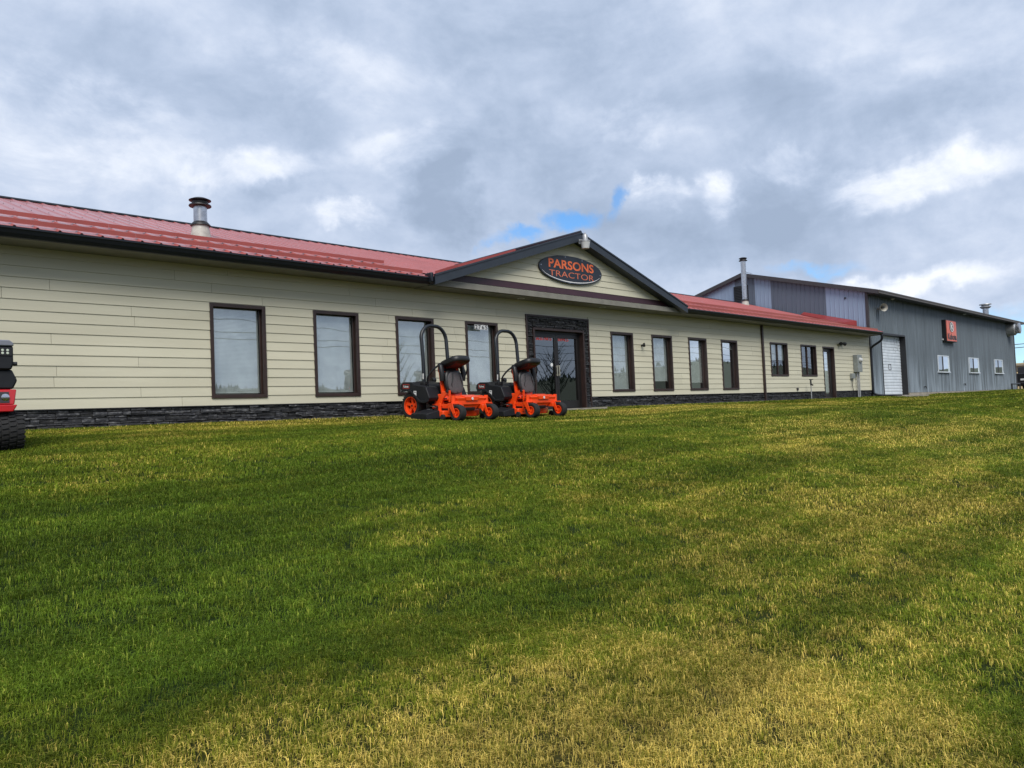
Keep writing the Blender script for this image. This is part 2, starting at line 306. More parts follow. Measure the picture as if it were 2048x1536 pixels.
# ------------------------------------------------------------------ mesh helpers
class MB:
    def __init__(s): s.v = []; s.f = []; s.m = []
    def add(s, vs, fs, mi=0):
        o = len(s.v); s.v += [tuple(p) for p in vs]; s.f += [tuple(i+o for i in f_) for f_ in fs]; s.m += [mi]*len(fs); return s
    def box(s, x0, x1, y0, y1, z0, z1, mi=0):
        v = [(x, y, z) for z in (z0, z1) for y in (y0, y1) for x in (x0, x1)]
        return s.add(v, [(0, 2, 3, 1), (4, 5, 7, 6), (0, 1, 5, 4), (2, 6, 7, 3), (0, 4, 6, 2), (1, 3, 7, 5)], mi)
    def hexa(s, v, mi=0):   # 8 verts: bottom 4 ccw, top 4 ccw
        return s.add(v, [(3, 2, 1, 0), (4, 5, 6, 7), (0, 1, 5, 4), (1, 2, 6, 5), (2, 3, 7, 6), (3, 0, 4, 7)], mi)
    def prism(s, poly, ax, a, b, mi=0):
        """polygon in the plane normal to axis ax, extruded from a to b; poly coords follow axis order"""
        def P_(u, v, w): return {'x': (w, u, v), 'y': (u, w, v), 'z': (u, v, w)}[ax]
        n = len(poly); v = [P_(*p, a) for p in poly]+[P_(*p, b) for p in poly]
        fs = [tuple(range(n))[::-1], tuple(range(n, 2*n))]+[(i, (i+1) % n, (i+1) % n+n, i+n) for i in range(n)]
        return s.add(v, fs, mi)
    def tube(s, pts, r, n=10, mi=0, cap=True):
        pts = [Vector(p) for p in pts]; rs = r if isinstance(r, (list, tuple)) else [r]*len(pts)
        T = []
        for i in range(len(pts)):
            a = pts[max(i-1, 0)]; b = pts[min(i+1, len(pts)-1)]; T.append((b-a).normalized())
        ref = Vector((0, 0, 1)) if abs(T[0].z) < .9 else Vector((1, 0, 0))
        u = T[0].cross(ref).normalized(); V_ = []
        for p, t, rr in zip(pts, T, rs):
            u = (u-t*u.dot(t)).normalized(); w = t.cross(u)
            V_ += [p+(u*math.cos(2*math.pi*k/n)+w*math.sin(2*math.pi*k/n))*rr for k in range(n)]
        fs = [(i*n+k, i*n+(k+1) % n, (i+1)*n+(k+1) % n, (i+1)*n+k) for i in range(len(pts)-1) for k in range(n)]
        if cap: fs += [tuple(range(n))[::-1], tuple((len(pts)-1)*n+k for k in range(n))]
        return s.add(V_, fs, mi)
    def lathe(s, prof, c=(0, 0, 0), ax='z', n=24, mi=0, cap=True):
        """prof: (radius, height) pairs"""
        def P_(r_, h, k):
            a = 2*math.pi*k/n; x, y = r_*math.cos(a), r_*math.sin(a)
            q = {'z': (x, y, h), 'y': (x, h, y), 'x': (h, x, y)}[ax]
            return (q[0]+c[0], q[1]+c[1], q[2]+c[2])
        V_ = [P_(r_, h, k) for r_, h in prof for k in range(n)]
        fs = [(i*n+k, i*n+(k+1) % n, (i+1)*n+(k+1) % n, (i+1)*n+k) for i in range(len(prof)-1) for k in range(n)]
        if cap and prof[0][0] > 1e-4: fs.append(tuple(range(n))[::-1])
        if cap and prof[-1][0] > 1e-4: fs.append(tuple((len(prof)-1)*n+k for k in range(n)))
        return s.add(V_, fs, mi)
    def grid(s, f, nu, nv, mi=0):
        V_ = [f(i/(nu-1), j/(nv-1)) for j in range(nv) for i in range(nu)]
        return s.add(V_, [(j*nu+i, j*nu+i+1, (j+1)*nu+i+1, (j+1)*nu+i) for j in range(nv-1) for i in range(nu-1)], mi)
    def obj(s, name, mats, parent=None, smooth=False, bevel=0, label=None, ang=40, sub=0, loc=None, rot=None):
        me = bpy.data.meshes.new(name); me.from_pydata(s.v, [], s.f)
        ms = mats if isinstance(mats, list) else [mats]
        for m in ms: me.materials.append(m)
        if len(ms) > 1: me.polygons.foreach_set('material_index', s.m)
        me.update()
        import bmesh
        bm = bmesh.new(); bm.from_mesh(me); bmesh.ops.remove_doubles(bm, verts=bm.verts, dist=1e-5) if smooth else None
        bmesh.ops.recalc_face_normals(bm, faces=bm.faces); bm.to_mesh(me); bm.free()
        if smooth:
            me.shade_smooth(); me.set_sharp_from_angle(angle=R(ang))
        o = bpy.data.objects.new(name, me); COL.objects.link(o)
        if parent: o.parent = parent
        if loc: o.location = loc
        if rot: o.rotation_euler = rot
        if bevel:
            b = o.modifiers.new('bevel', 'BEVEL'); b.width = bevel; b.segments = 2; b.limit_method = 'ANGLE'; b.angle_limit = R(35)
            b.harden_normals = False; me.shade_smooth(); me.set_sharp_from_angle(angle=R(50))
        if sub:
            q = o.modifiers.new('sub', 'SUBSURF'); q.levels = q.render_levels = sub; me.shade_smooth()
        if label: o['label'] = label
        return o
def thing(name, label, cat, loc=(0, 0, 0), rz=0, group=None):
    o = bpy.data.objects.new(name, None); COL.objects.link(o); o.location = loc; o.rotation_euler = (0, 0, rz)
    o['label'] = label; o['category'] = cat; o.empty_display_size = .2
    if group: o['group'] = group
    return o
def tag(o, label, cat, group=None):
    o['label'] = label; o['category'] = cat
    if group: o['group'] = group
    return o
def kind(o, k): o['kind'] = k; return o
def text(s, x0, x1, z0, z1, y, m, name='lettering', parent=None, bold=0.0, depth=.004, shear=0.0, face='-y', spacing=1.0):
    """raised letters fitted to the rectangle x0..x1, z0..z1"""
    cu = bpy.data.curves.new(name, 'FONT'); cu.body = s; cu.size = 1; cu.offset = bold; cu.shear = shear; cu.space_character = spacing; cu.resolution_u = 4
    t = bpy.data.objects.new('tmp', cu); COL.objects.link(t)
    dg = bpy.context.evaluated_depsgraph_get(); me = bpy.data.meshes.new_from_object(t.evaluated_get(dg))
    bpy.data.objects.remove(t); bpy.data.curves.remove(cu)
    co = np.array([v.co[:] for v in me.vertices]); mn = co.min(0); mxx = co.max(0)
    u = (co[:, 0]-mn[0])/(mxx[0]-mn[0]); v = (co[:, 1]-mn[1])/(mxx[1]-mn[1])
    fs = [tuple(p.vertices) for p in me.polygons]; bpy.data.meshes.remove(me)
    X = x0+u*(x1-x0); Z = z0+v*(z1-z0); n = len(X); b = MB()
    pt = lambda i, d: (X[i], y-d, Z[i])
    b.v = [pt(i, depth) for i in range(n)]; b.f = fs; b.m = [0]*len(fs)
    o_ = b.obj(name, m, parent)
    return o_

# ------------------------------------------------------------------ ground
def sst(a, b, x):
    t = np.clip((x-a)/(b-a), 0, 1); return t*t*(3-2*t)
def gz(x, y):
    x = np.asarray(x, float); y = np.asarray(y, float); t = np.maximum(-y, 0)
    # gentle near the wall, steeper bank towards the road
    z = -.03-.070*t-.073*np.where(t > 4, (t-4)-1.2*(1-np.exp(-(t-4)/1.2)), 0)
    z = np.where(t > 19, -2.30-(t-19)*.02, z); z = np.maximum(z, -2.6)
    z = z+.13*sst(38, 66, x)*np.exp(-t/9)
    z = z+.03*np.sin(x*.43+y*.31)*np.minimum(t/4, 1)*np.exp(-np.maximum(t-19, 0)) + .018*np.sin(x*1.3-y*.9+1)*np.minimum(t/4, 1)
    return z
XS = np.concatenate([np.arange(-14, 40, .4), np.arange(40, 131, 1.5)]); YS = np.concatenate([np.arange(-24, 0.01, .4), [0.4, 4, 16, 40]])
gx, gy = np.meshgrid(XS, YS); gzz = gz(gx, gy)
lb = MB(); lb.v = list(map(tuple, np.stack([gx, gy, gzz], -1).reshape(-1, 3)))
nx = len(XS); lb.f = [(j*nx+i, j*nx+i+1, (j+1)*nx+i+1, (j+1)*nx+i) for j in range(len(YS)-1) for i in range(nx-1)]; lb.m = [0]*len(lb.f)
lawn = kind(lb.obj('lawn', M['soil'], smooth=True), 'structure')

# hills all round (seen at the right edge and mirrored in the windows)
def hill_el(az):   # horizon elevation in degrees by azimuth (degrees from +x)
    az = (az+180) % 360-180
    e = 2.0+.6*math.sin(R(az*3))+.3*math.sin(R(az*7+40))
    if -150 < az < -20: e = 3.6+.9*math.sin(R(az*2.3+60))+.35*math.sin(R(az*9))
    if -20 <= az < 30: e = 2.1+.08*math.sin(R(az*8))
    if -30 < az < -20: e = 2.1+(-20-az)/10*1.6
    return e
hb = MB(); NA = 180
RR = [(60, 0), (110, .05), (180, .3), (300, .72), (420, 1), (700, .9), (1500, .7), (4000, .3)]
for r_, k in RR:
    for i in range(NA):
        az = 360*i/NA; el = hill_el(az)
        h = -2.7+k*math.tan(R(el))*min(r_, 430)*(1 if r_ <= 430 else 1)+k*1.5*mnoise.noise(Vector((r_*.01*math.cos(R(az)), r_*.01*math.sin(R(az)), 1)))*2
        if abs(((az+180) % 360)-180) < 25: h += (1-k)*2.65*(1 if r_ > 100 else 0)
        hb.v.append((r_*math.cos(R(az))+10, r_*math.sin(R(az)), h))
hb.f = [(j*NA+i, j*NA+(i+1) % NA, (j+1)*NA+(i+1) % NA, (j+1)*NA+i) for j in range(len(RR)-1) for i in range(NA)]
c0 = len(hb.v); hb.v.append((10, 0, -2.75)); hb.f += [(i, (i+1) % NA, c0) for i in range(NA)]; hb.m = [0]*len(hb.f)
kind(hb.obj('hills', M['drygrass'], smooth=True, ang=80), 'structure')
b = MB(); b.box(-200, 320, -36, -25.5, -2.72, -2.55)
kind(b.obj('road', M['asphalt']), 'structure')
# conifers on the hills across the road
b = MB()
for i in range(2600):
    az = random.uniform(-150, -22); r_ = random.uniform(350, 440); 
    if mnoise.noise(Vector((az*.08, r_*.01, 0))) < -.12: continue
    el = hill_el(az); k = min(max((r_-110)/310, 0), 1)**1.1
    z = -2.7+k*math.tan(R(el))*r_-1; x = r_*math.cos(R(az))+10; y = r_*math.sin(R(az)); h = random.uniform(1.5, 4.2); q = h*.3
    vs_ = [(x+q*math.cos(j*1.257), y+q*math.sin(j*1.257), z) for j in range(5)]+[(x, y, z+h)]
    b.add(vs_, [(j, (j+1) % 5, 5) for j in range(5)])
for (x, y, h) in ((34, -52, 9), (48, -55, 12), (62, -50, 11), (78, -58, 13)):
    for j in range(40):   # bare spring branches fanning from the trunk
        a = random.uniform(0, 6.28); t = random.uniform(.2, .8); z0 = -2.5+h*t; l_ = h*.32*(1.15-t)
        p = Vector((x, y, z0)); e_ = p+Vector((l_*math.cos(a), l_*math.sin(a), l_*1.3)); m_ = (p+e_)/2+Vector((0, 0, -.1*l_))
        b.tube([p, m_, e_], [.07, .05, .02], 4)
        for k in range(3):
            d = Vector((random.uniform(-1, 1), random.uniform(-1, 1), random.uniform(.2, 1.2)))*l_*.4; b.tube([m_, m_+d], [.03, .012], 3)
    b.tube([(x, y, -3), (x, y, -2.5+h*.9)], [.25, .05], 6)
kind(b.obj('far_wood', M['conifer']), 'stuff')

# ------------------------------------------------------------------ shop building
EX = .1778
shop = thing('shop_building', 'long cream sided single storey shop with red metal roof, black gutter and front gable', 'building')
XL, XR = -5.0, 37.75; ZS, ZT = .305, 2.93
TW = [(5.58, 6.66), (7.73, 8.80), (9.80, 10.87), (11.88, 12.95), (17.61, 18.69), (19.70, 20.81), (21.82, 22.94), (23.95, 25.06)]
WZ0, WZ1 = .447, 2.235
SW = [(27.64, 29.10), (30.33, 31.79)]; SZ0, SZ1 = .96, 2.285
DX0, DX1, DZ1 = 13.99, 16.58, 2.56           # stone surround
EDX0, EDX1, EDZ = 14.29, 16.29, 2.15         # entrance doors
BD0, BD1, BDZ = 32.48, 33.68, 2.28           # side door
holes = [(a, b_, WZ0, WZ1) for a, b_ in TW]+[(a, b_, SZ0, SZ1) for a, b_ in SW]+[(EDX0, EDX1, -.1, EDZ), (BD0, BD1, -.1, BDZ)]
# solid wall behind the boards, with real openings
def cut_rect(x0, x1, z0, z1, hs):
    xs = sorted({x0, x1, *[min(max(h[i], x0), x1) for h in hs for i in (0, 1)]}); out = []
    for a, b_ in zip(xs, xs[1:]):
        if b_-a < 1e-4: continue
        m_ = (a+b_)/2; bl = sorted([(max(h[2], z0), min(h[3], z1)) for h in hs if h[0] <= m_ <= h[1] and h[3] > z0 and h[2] < z1]); c = z0
        for q0, q1 in bl:
            if q0 > c+1e-4: out.append((a, b_, c, q0))
            c = max(c, q1)
        if c < z1-1e-4: out.append((a, b_, c, z1))
    # merge neighbours with the same z range
    res = []
    for r_ in out:
        if res and abs(res[-1][1]-r_[0]) < 1e-5 and abs(res[-1][2]-r_[2]) < 1e-5 and abs(res[-1][3]-r_[3]) < 1e-5: res[-1] = (res[-1][0], r_[1], r_[2], r_[3])
        else: res.append(r_)
    return res
b = MB()
for x0, x1, z0, z1 in cut_rect(XL, XR, -.25, ZT+.02, holes): b.box(x0, x1, 0.002, .24, z0, z1)
b.box(XL, XL+.2, .25, 13, -.25, 5.0-2.07); b.box(XL, XR, 13, 13.2, -.25, 2.93); b.box(XR-.2, XR, .25, 13, -.25, 2.93)
b.obj('wall', M['sheath'], shop)
# interior: dark floor, ceiling and back partition so panes look into a room
b = MB(); b.box(XL+.3, XR-.3, .3, 12.8, -.12, -.02); b.box(XL+.3, XR-.3, .3, 12.8, 2.75, 2.85); b.box(XL+.3, XR-.3, 5.0, 5.1, -.02, 2.75)
for xx in (3.5, 13.4, 17.0, 26.5, 32): b.box(xx, xx+.1, .26, 5.0, -.02, 2.75)
b.obj('interior', M['room'], shop)
# siding boards
surround = (DX0, DX1, -.1, DZ1); bh = [(a-.001, b_+.001, c-.001, d+.001) for a, b_, c, d in holes[:-2]]+[surround, (BD0, BD1, -.1, BDZ)]
JO = {0: 5.03, 1: 4.33, 2: 3.0, 3: 6.7, 4: 4.30, 5: 2.1, 6: 2.97, 7: 5.9, 8: 4.25, 9: 4.2, 10: 2.3, 11: 2.96, 12: 5.62, 13: 4.95, 14: 2.27}
def board(x0, x1, z0, z1, zb, ybase=0.0, par=None, m=None, xt0=None, xt1=None, nm='siding_board'):
    f0 = .026-.015*(z0-zb)/EX; f1 = .026-.015*(z1-zb)/EX
    xt0 = x0 if xt0 is None else xt0; xt1 = x1 if xt1 is None else xt1
    q = MB(); q.hexa([(x0, ybase-f0, z0), (x1, ybase-f0, z0), (x1, ybase, z0), (x0, ybase, z0), (xt0, ybase-f1, z1), (xt1, ybase-f1, z1), (xt1, ybase, z1), (xt0, ybase, z1)])
    return q.obj(nm, m or M['siding'], par or shop)
for c in range(15):
    zb = ZS+c*EX; zt = min(zb+EX, ZT); j = JO[c]; js = []
    off = 0
    while j < XR: js.append(j); j += 3.66
    k = JO[c]-3.66
    while k > XL: js.append(k); k -= 3.66
    js = [XL]+sorted(js)+[XR]
    for a, b_ in zip(js, js[1:]):
        for x0, x1, z0, z1 in cut_rect(a+.0025, b_-.0025, zb, zt-.001, bh):
            if x1-x0 > .02 and z1-z0 > .01: board(x0, x1, z0, z1, zb)
# flashing over the stone, corner post, foundation kerb
b = MB()
for a, b_ in ((XL, DX0), (DX1, BD0), (BD1, XR)): b.box(a, b_, -.062, 0, ZS-.018, ZS-.002)
b.obj('stone_cap_flashing', M['black'], shop)
b = MB(); b.box(XR-.01, XR+.09, -.035, .1, ZS, ZT); b.obj('corner_post', M['siding'], shop)
b = MB()
for a, b_ in ((XL, EDX0-.1), (EDX0-.1, EDX1+.1), (EDX1+.1, XR)): b.box(a, b_, -.13 if b_ != EDX1+.1 else -.75, 0, -.30, -.012 if b_ != EDX1+.1 else -.016)
b.obj('foundation', M['concrete'], shop)
# ledger stones
stones = []
def lay(x0, x1, z0, z1, dense=1.0):
    z = z0
    while z < z1-.012:
        h = random.choice([.035, .045, .055, .07, .05]); h = min(h, z1-z)
        if z1-z-h < .02: h = z1-z
        x = x0-random.uniform(0, .15)
        while x < x1:
            l_ = random.uniform(.12, .42)*dense; a = max(x, x0); e_ = min(x+l_, x1)
            if x1-e_ < .05: e_ = x1; l_ = 9
            if e_-a > .03: stones.append((a, e_, z, z+h))
            x += l_
        z += h
lay(XL+4.5, DX0, -.02, ZS-.02); lay(DX1, BD0, -.02, ZS-.02); lay(BD1, XR, -.02, ZS-.02)
SF = .05
lay(DX0+SF, EDX0-SF, 0, DZ1-SF, .6); lay(EDX1+SF, DX1-SF, 0, DZ1-SF, .6); lay(EDX0-SF, EDX1+SF, EDZ+.06, DZ1-SF)
stones.sort(key=lambda s_: (s_[0]**2+13.9**2)/((s_[1]-s_[0])*(s_[3]-s_[2])+.004))
def stone(q, s_):
    x0, x1, z0, z1 = s_; g = .0045; d = random.uniform(.012, .060); t = lambda k=.006: random.uniform(-k, k)
    x0 += g; x1 -= g; z0 += g*.7; z1 -= g*.7
    # chipped front: back face flush, front face smaller and tilted, one extra ridge line
    bk = [(x0, 0, z0), (x1, 0, z0), (x1, 0, z1), (x0, 0, z1)]; mz = (z0+z1)/2+t(.005)
    fr = [(x0+abs(t()), -d+t(), z0+abs(t(.003))), (x1-abs(t()), -d+t(), z0+abs(t(.003))), (x1-abs(t()), -d-abs(t(.010)), mz), (x1-abs(t()), -d+t(.009), z1-abs(t(.004))), (x0+abs(t()), -d+t(.009), z1-abs(t(.004))), (x0+abs(t()), -d-abs(t(.010)), mz)]
    q.add(bk+fr, [(4, 5, 6, 9), (9, 6, 7, 8), (0, 1, 5, 4), (3, 8, 7, 2), (1, 2, 7, 6, 5), (0, 4, 9, 8, 3)])
for s_ in stones[:300]:
    q = MB(); stone(q, s_); q.obj('stone', M['stone'], shop)
rest = stones[300:]
q = MB()
for s_ in rest: stone(q, s_)
kind(q.obj('stone_course', M['stone'], shop), 'stuff')
b = MB()
for x0, x1, z0, z1 in ((XL, DX0, -.1, ZS-.02), (DX1, BD0, -.1, ZS-.02), (BD1, XR, -.1, ZS-.02), (DX0+SF, EDX0-SF, -.02, DZ1-SF), (EDX1+SF, DX1-SF, -.02, DZ1-SF), (EDX0-SF, EDX1+SF, EDZ+.06, DZ1-SF)): b.box(x0, x1, -.012, 0, z0, z1)
b.obj('mortar_bed', M['mortar'], shop)
# brown trim round the entrance surround
b = MB(); b.box(DX0, DX0+SF-.002, -.06, 0, -.02, DZ1); b.box(DX1-SF+.002, DX1, -.06, 0, -.02, DZ1); b.box(DX0+SF-.002, DX1-SF+.002, -.06, 0, DZ1-SF+.002, DZ1)
b.box(EDX0-SF+.002, EDX0+.002, -.07, .1, -.02, EDZ+.058); b.box(EDX1-.002, EDX1+SF-.002, -.07, .1, -.02, EDZ+.058); b.box(EDX0+.002, EDX1-.002, -.07, .1, EDZ-.002, EDZ+.058)
b.obj('entrance_trim', M['brown'], shop, bevel=.004)

# windows: trim, deep reveal, sash, pane, blinds
def window(x0, x1, z0, z1, blind_to, slider=False, depth=.13, label=None):
    b = MB(); t = .055; e = .003
    for (a, c, d, f_) in ((x0-.01, x0+t, z0-.01, z1+.01), (x1-t, x1+.01, z0-.01, z1+.01)): b.box(a, c, -.045, -.0005, d, f_)
    b.box(x0+t, x1-t, -.045, -.0005, z1-t, z1+.01); b.box(x0+t, x1-t, -.045, -.0005, z0-.01, z0+t)
    # reveal lining
    b.box(x0+e, x0+.03, 0, depth+.03, z0+e, z1-e); b.box(x1-.03, x1-e, 0, depth+.03, z0+e, z1-e); b.box(x0+.03, x1-.03, 0, depth+.03, z1-.03, z1-e); b.box(x0+.03, x1-.03, 0, depth+.03, z0+e, z0+.03)
    # sash
    s_ = .035 if not slider else .03; xi0, xi1, zi0, zi1 = x0+.03, x1-.03, z0+.03, z1-.03
    ys, ye = depth-.045, depth-.005
    for (a, c, d, f_) in ((xi0, xi0+s_, zi0, zi1), (xi1-s_, xi1, zi0, zi1), (xi0+s_, xi1-s_, zi1-s_, zi1), (xi0+s_, xi1-s_, zi0, zi0+s_)): b.box(a, c, ys, ye, d, f_)
    xm = (x0+x1)/2
    if slider: b.box(xm-.03, xm+.03, ys-.02, ye, zi0+s_, zi1-s_)
    w = b.obj('window', M['brown'], shop, bevel=.003, label=label)
    spans = [(xi0+s_, xi1-s_)] if not slider else [(xi0+s_, xm-.03), (xm+.03, xi1-s_)]
    for a, c in spans:
        p = MB(); p.add([(a, depth-.025, zi0+s_), (c, depth-.025, zi0+s_), (c, depth-.025, zi1-s_), (a, depth-.025, zi1-s_)], [(0, 1, 2, 3)])
        p.obj('pane', M['glass'], w)
    if blind_to is not None:
        q = MB(); z = zi1-.02; tilt = .013
        while z > blind_to:
            q.add([(xi0+.03, depth+.035, z-tilt), (xi1-.03, depth+.035, z-tilt), (xi1-.03, depth+.046, z+tilt-.002), (xi0+.03, depth+.046, z+tilt-.002)], [(0, 1, 2, 3)]); z -= .025
        q.box(xi0+.03, xi1-.03, depth+.03, depth+.06, zi1-.03, zi1); q.box(xi0+.03, xi1-.03, depth+.03, depth+.055, z, z+.02)
        kind(q.obj('blind', M['blind'], w), 'stuff')
    return w
BL = [.55, .56, .52, .52, .53, .78, .72, 1.95]
for (a, c), bl in zip(TW, BL): window(a, c, WZ0, WZ1, bl)
window(*SW[0], SZ0, SZ1, 1.62, True, .10); window(*SW[1], SZ0, SZ1, None, True, .10)
# house number cards on the fourth window
for i, ch in enumerate('2765'):
    x = 12.16+i*.112
    b = MB(); b.box(x, x+.104, -.052, -.046, 2.055, 2.175); p = b.obj('number_card', M['sticker'], shop)
    text(ch, x+.014, x+.090, 2.064, 2.168, -.0525, M['black'], 'digit', p, bold=.018)

# entrance double door
def leaf(x0, x1, z1, y, handle_side, name, stile=.075, top=.11, bot=.20, gl='glassd'):
    b = MB(); z0 = .01
    b.box(x0, x0+stile, y, y+.05, z0, z1); b.box(x1-stile, x1, y, y+.05, z0, z1); b.box(x0+stile, x1-stile, y, y+.05, z1-top, z1); b.box(x0+stile, x1-stile, y, y+.05, z0, z0+bot)
    d = b.obj(name, M['bronze'], shop, bevel=.003)
    p = MB(); p.add([(x0+stile, y+.025, z0+bot), (x1-stile, y+.025, z0+bot), (x1-stile, y+.025, z1-top), (x0+stile, y+.025, z1-top)], [(0, 1, 2, 3)]); p.obj('pane', M[gl], d)
    return d
ym = .09; xm = (EDX0+EDX1)/2
b = MB(); b.box(EDX0+.004, EDX0+.06, .08, .20, -.015, EDZ-.003); b.box(EDX1-.06, EDX1-.004, .08, .20, -.015, EDZ-.003); b.box(EDX0+.06, EDX1-.06, .08, .20, EDZ-.06, EDZ-.003); b.box(EDX0+.06, EDX1-.06, .02, .2, -.015, .005)
b.obj('door_frame', M['bronze'], shop)
dl = leaf(EDX0+.063, xm-.003, EDZ-.065, ym, 1, 'entrance_door'); dr = leaf(xm+.003, EDX1-.063, EDZ-.065, ym, 0, 'entrance_door')
for d, x, s_ in ((dl, xm-.045, 'SALES-PARTS'), (dr, xm+.045, 'SERVICE-')):
    b = MB(); b.box(x-.022, x+.022, ym-.055, ym-.043, .90, 1.20); b.box(x-.01, x+.01, ym-.045, ym, .92, .95); b.box(x-.01, x+.01, ym-.045, ym, 1.15, 1.18)
    b.obj('door_pull', M['brass'], d, bevel=.003)
text('SALES-PARTS', 14.50, 15.13, 1.895, 1.985, ym+.022, M['letred'], 'lettering', dl, bold=.012)
text('SERVICE-', 15.39, 15.86, 1.895, 1.985, ym+.022, M['letred'], 'lettering', dr, bold=.012)
b = MB(); b.lathe([(0, 0), (.05, 0), (.05, .003), (0, .003)], (15.10, ym+.02, 1.22), 'y', 20); b.obj('round_sticker', M['sticker'], dl)
# shop counter seen through the doors
b = MB(); b.box(14.6, 17, 3.0, 3.6, -.02, 1.0); b.box(13.9, 15.1, 2.0, 2.4, -.02, .75); b.obj('counter', M['room'], shop)
b = MB(); b.box(15.6, 16.9, 2.96, 2.99, .55, .70); b.obj('counter_stripe', M['letred'], shop)
# side door
b = MB(); b.box(BD0+.003, BD0+.06, -.04, .18, -.015, BDZ-.003); b.box(BD1-.06, BD1-.003, -.04, .18, -.015, BDZ-.003); b.box(BD0+.06, BD1-.06, -.04, .18, BDZ-.07, BDZ-.003); b.box(BD0+.06, BD1-.06, .02, .18, -.015, .02)
b.obj('side_door_frame', M['brown'], shop, bevel=.004)
sdr = leaf(BD0+.063, BD1-.063, BDZ-.075, .10, 0, 'side_door', .11, .14, .18, 'glass')
b = MB(); b.box(BD0+.20, BD1-.20, .20, .21, .25, 2.0); b.obj('door_blind', M['blind'], sdr)
b = MB(); b.box(BD0+.09, BD0+.15, .03, .09, 1.0, 1.25); b.obj('door_handle', M['black'], sdr)

# soffit, fascia, gutter
b = MB(); b.box(XL, XR, -.60, .0, ZT, ZT+.02); b.box(XL-.2, XR+.05, -.62, -.60, ZT-.005, 3.06)
b.obj('soffit', M['soffit'], shop)
for x, y in ((13.67, -.22), (17.02, -.24)):
    b = MB(); b.lathe([(.10, 0), (.10, -.012), (.075, -.016), (.06, .01), (0, .012)], (x, y, ZT-.001), 'z', 20); b.obj('recessed_light', M['sticker'], shop, smooth=True)
gp = [(-.60, 2.935), (-.60, 3.08), (-.735, 3.08), (-.735, 3.05), (-.72, 3.035), (-.70, 2.985), (-.66, 2.93), (-.63, 2.92)]
for a, c in ((XL-.2, 10.32), (20.62, 37.82)):
    b = MB(); b.prism([(p_[0], p_[1]) for p_ in gp], 'x', a, c); b.obj('gutter', M['gutter'], shop)
b = MB(); b.box(10.26, 10.34, -.80, -.56, 2.96, 3.18); b.obj('gutter_end_cap', M['gutter'], shop, bevel=.02)
b = MB(); b.box(20.56, 20.68, -.79, -.56, 2.93, 3.13); b.obj('gutter_end_cap', M['gutter'], shop, bevel=.02)
# downspout on the wall and the curved one at the corner
b = MB(); b.box(26.92, 27.03, -.10, -.027, -.02, 2.92); b.obj('downspout', M['brown'], shop, bevel=.01)
cp = [(37.78, -.66, 3.0), (37.79, -.67, 2.85), (37.80, -.60, 2.68), (37.83, -.30, 2.50), (37.86, -.13, 2.38), (37.87, -.09, 2.2), (37.87, -.09, .9), (37.87, -.09, .25), (37.9, -.12, .12), (38.1, -.35, .03), (38.6, -.75, -.0), (38.95, -1.0, -.02)]
def smooth_path(p, n=6):
    out = []; P_ = [Vector(q) for q in p]
    for i in range(len(P_)-1):
        a, b_, c, d = P_[max(i-1, 0)], P_[i], P_[i+1], P_[min(i+2, len(P_)-1)]
        for k in range(n):
            t = k/n; out.append(.5*((2*b_)+(c-a)*t+(2*a-5*b_+4*c-d)*t*t+(3*b_-a-3*c+d)*t**3))
    out.append(P_[-1]); return out
b = MB(); b.tube(smooth_path(cp, 4), .055, 10); b.obj('corner_downspout', M['gutter'], shop, smooth=True)

# roof: ribbed panels
RS = .325; RY0, RZ0, RYR = -.69, 3.095, 6.5
def rz(y): return RZ0+RS*(y-RY0)
def rib_profile(w, sp, h=.02, base=.055, top=.022):
    pr = [(0, 0)]; x = sp/2
    while x < w-.01: pr += [(x-base/2, 0), (x-top/2, h), (x+top/2, h), (x+base/2, 0)]; x += sp
    pr.append((w, 0)); return pr
def roof_panel_mesh(w, y0, y1, nm, sp=.3048):
    q = MB(); pr = rib_profile(w, sp); n = len(pr)
    for y in (y0, y1):
        for x, h in pr: q.v.append((x, y, rz(y)+h))
    for y in (y0, y1):
        for x, h in pr: q.v.append((x, y, rz(y)+h-.006))
    q.f = [(i, i+1, n+i+1, n+i) for i in range(n-1)]+[(2*n+i+1, 2*n+i, 3*n+i, 3*n+i+1) for i in range(n-1)]+[(i, 2*n+i, 2*n+i+1, i+1) for i in range(n-1)]; q.m = [0]*len(q.f)
    return q
PW = .9144
proto = roof_panel_mesh(PW, RY0, RYR, 'roof_panel').obj('roof_panel', M['roof'], shop)
proto2 = roof_panel_mesh(PW, .15, RYR, 'roof_panel').obj('roof_panel', M['roof'], shop)
x = XL-.1; first = True; first2 = True
while x+PW < 38.0:
    mid = x+PW/2; inner = 10.9 < mid < 20.1; src = proto2 if inner else proto
    if (not inner and first) or (inner and first2):
        o = src
        if inner: first2 = False
        else: first = False
    else: o = src.copy(); COL.objects.link(o)
    o.parent = shop; o.location = (x, 0, 0); x += PW
o = proto.copy(); o.parent = shop; o.scale = ((37.9-x)/PW, 1, 1); o.location = (x, 0, 0); COL.objects.link(o)
b = MB(); b.hexa([(XL-.1, RYR, rz(RYR)-.01), (37.9, RYR, rz(RYR)-.01), (37.9, 13.7, RZ0-.01), (XL-.1, 13.7, RZ0-.01), (XL-.1, RYR, rz(RYR)), (37.9, RYR, rz(RYR)), (37.9, 13.7, RZ0), (XL-.1, 13.7, RZ0)])
b.obj('rear_roof_slope', M['roof'], shop)
b = MB(); b.prism([(RYR-.16, rz(RYR-.16)+.022), (RYR, rz(RYR)+.035), (RYR+.16, rz(RYR-.16)+.022), (RYR+.16, rz(RYR-.16)+.03), (RYR, rz(RYR)+.05), (RYR-.16, rz(RYR-.16)+.055)], 'x', XL-.1, 38.0)
b.obj('ridge_cap', M['rake'], shop)
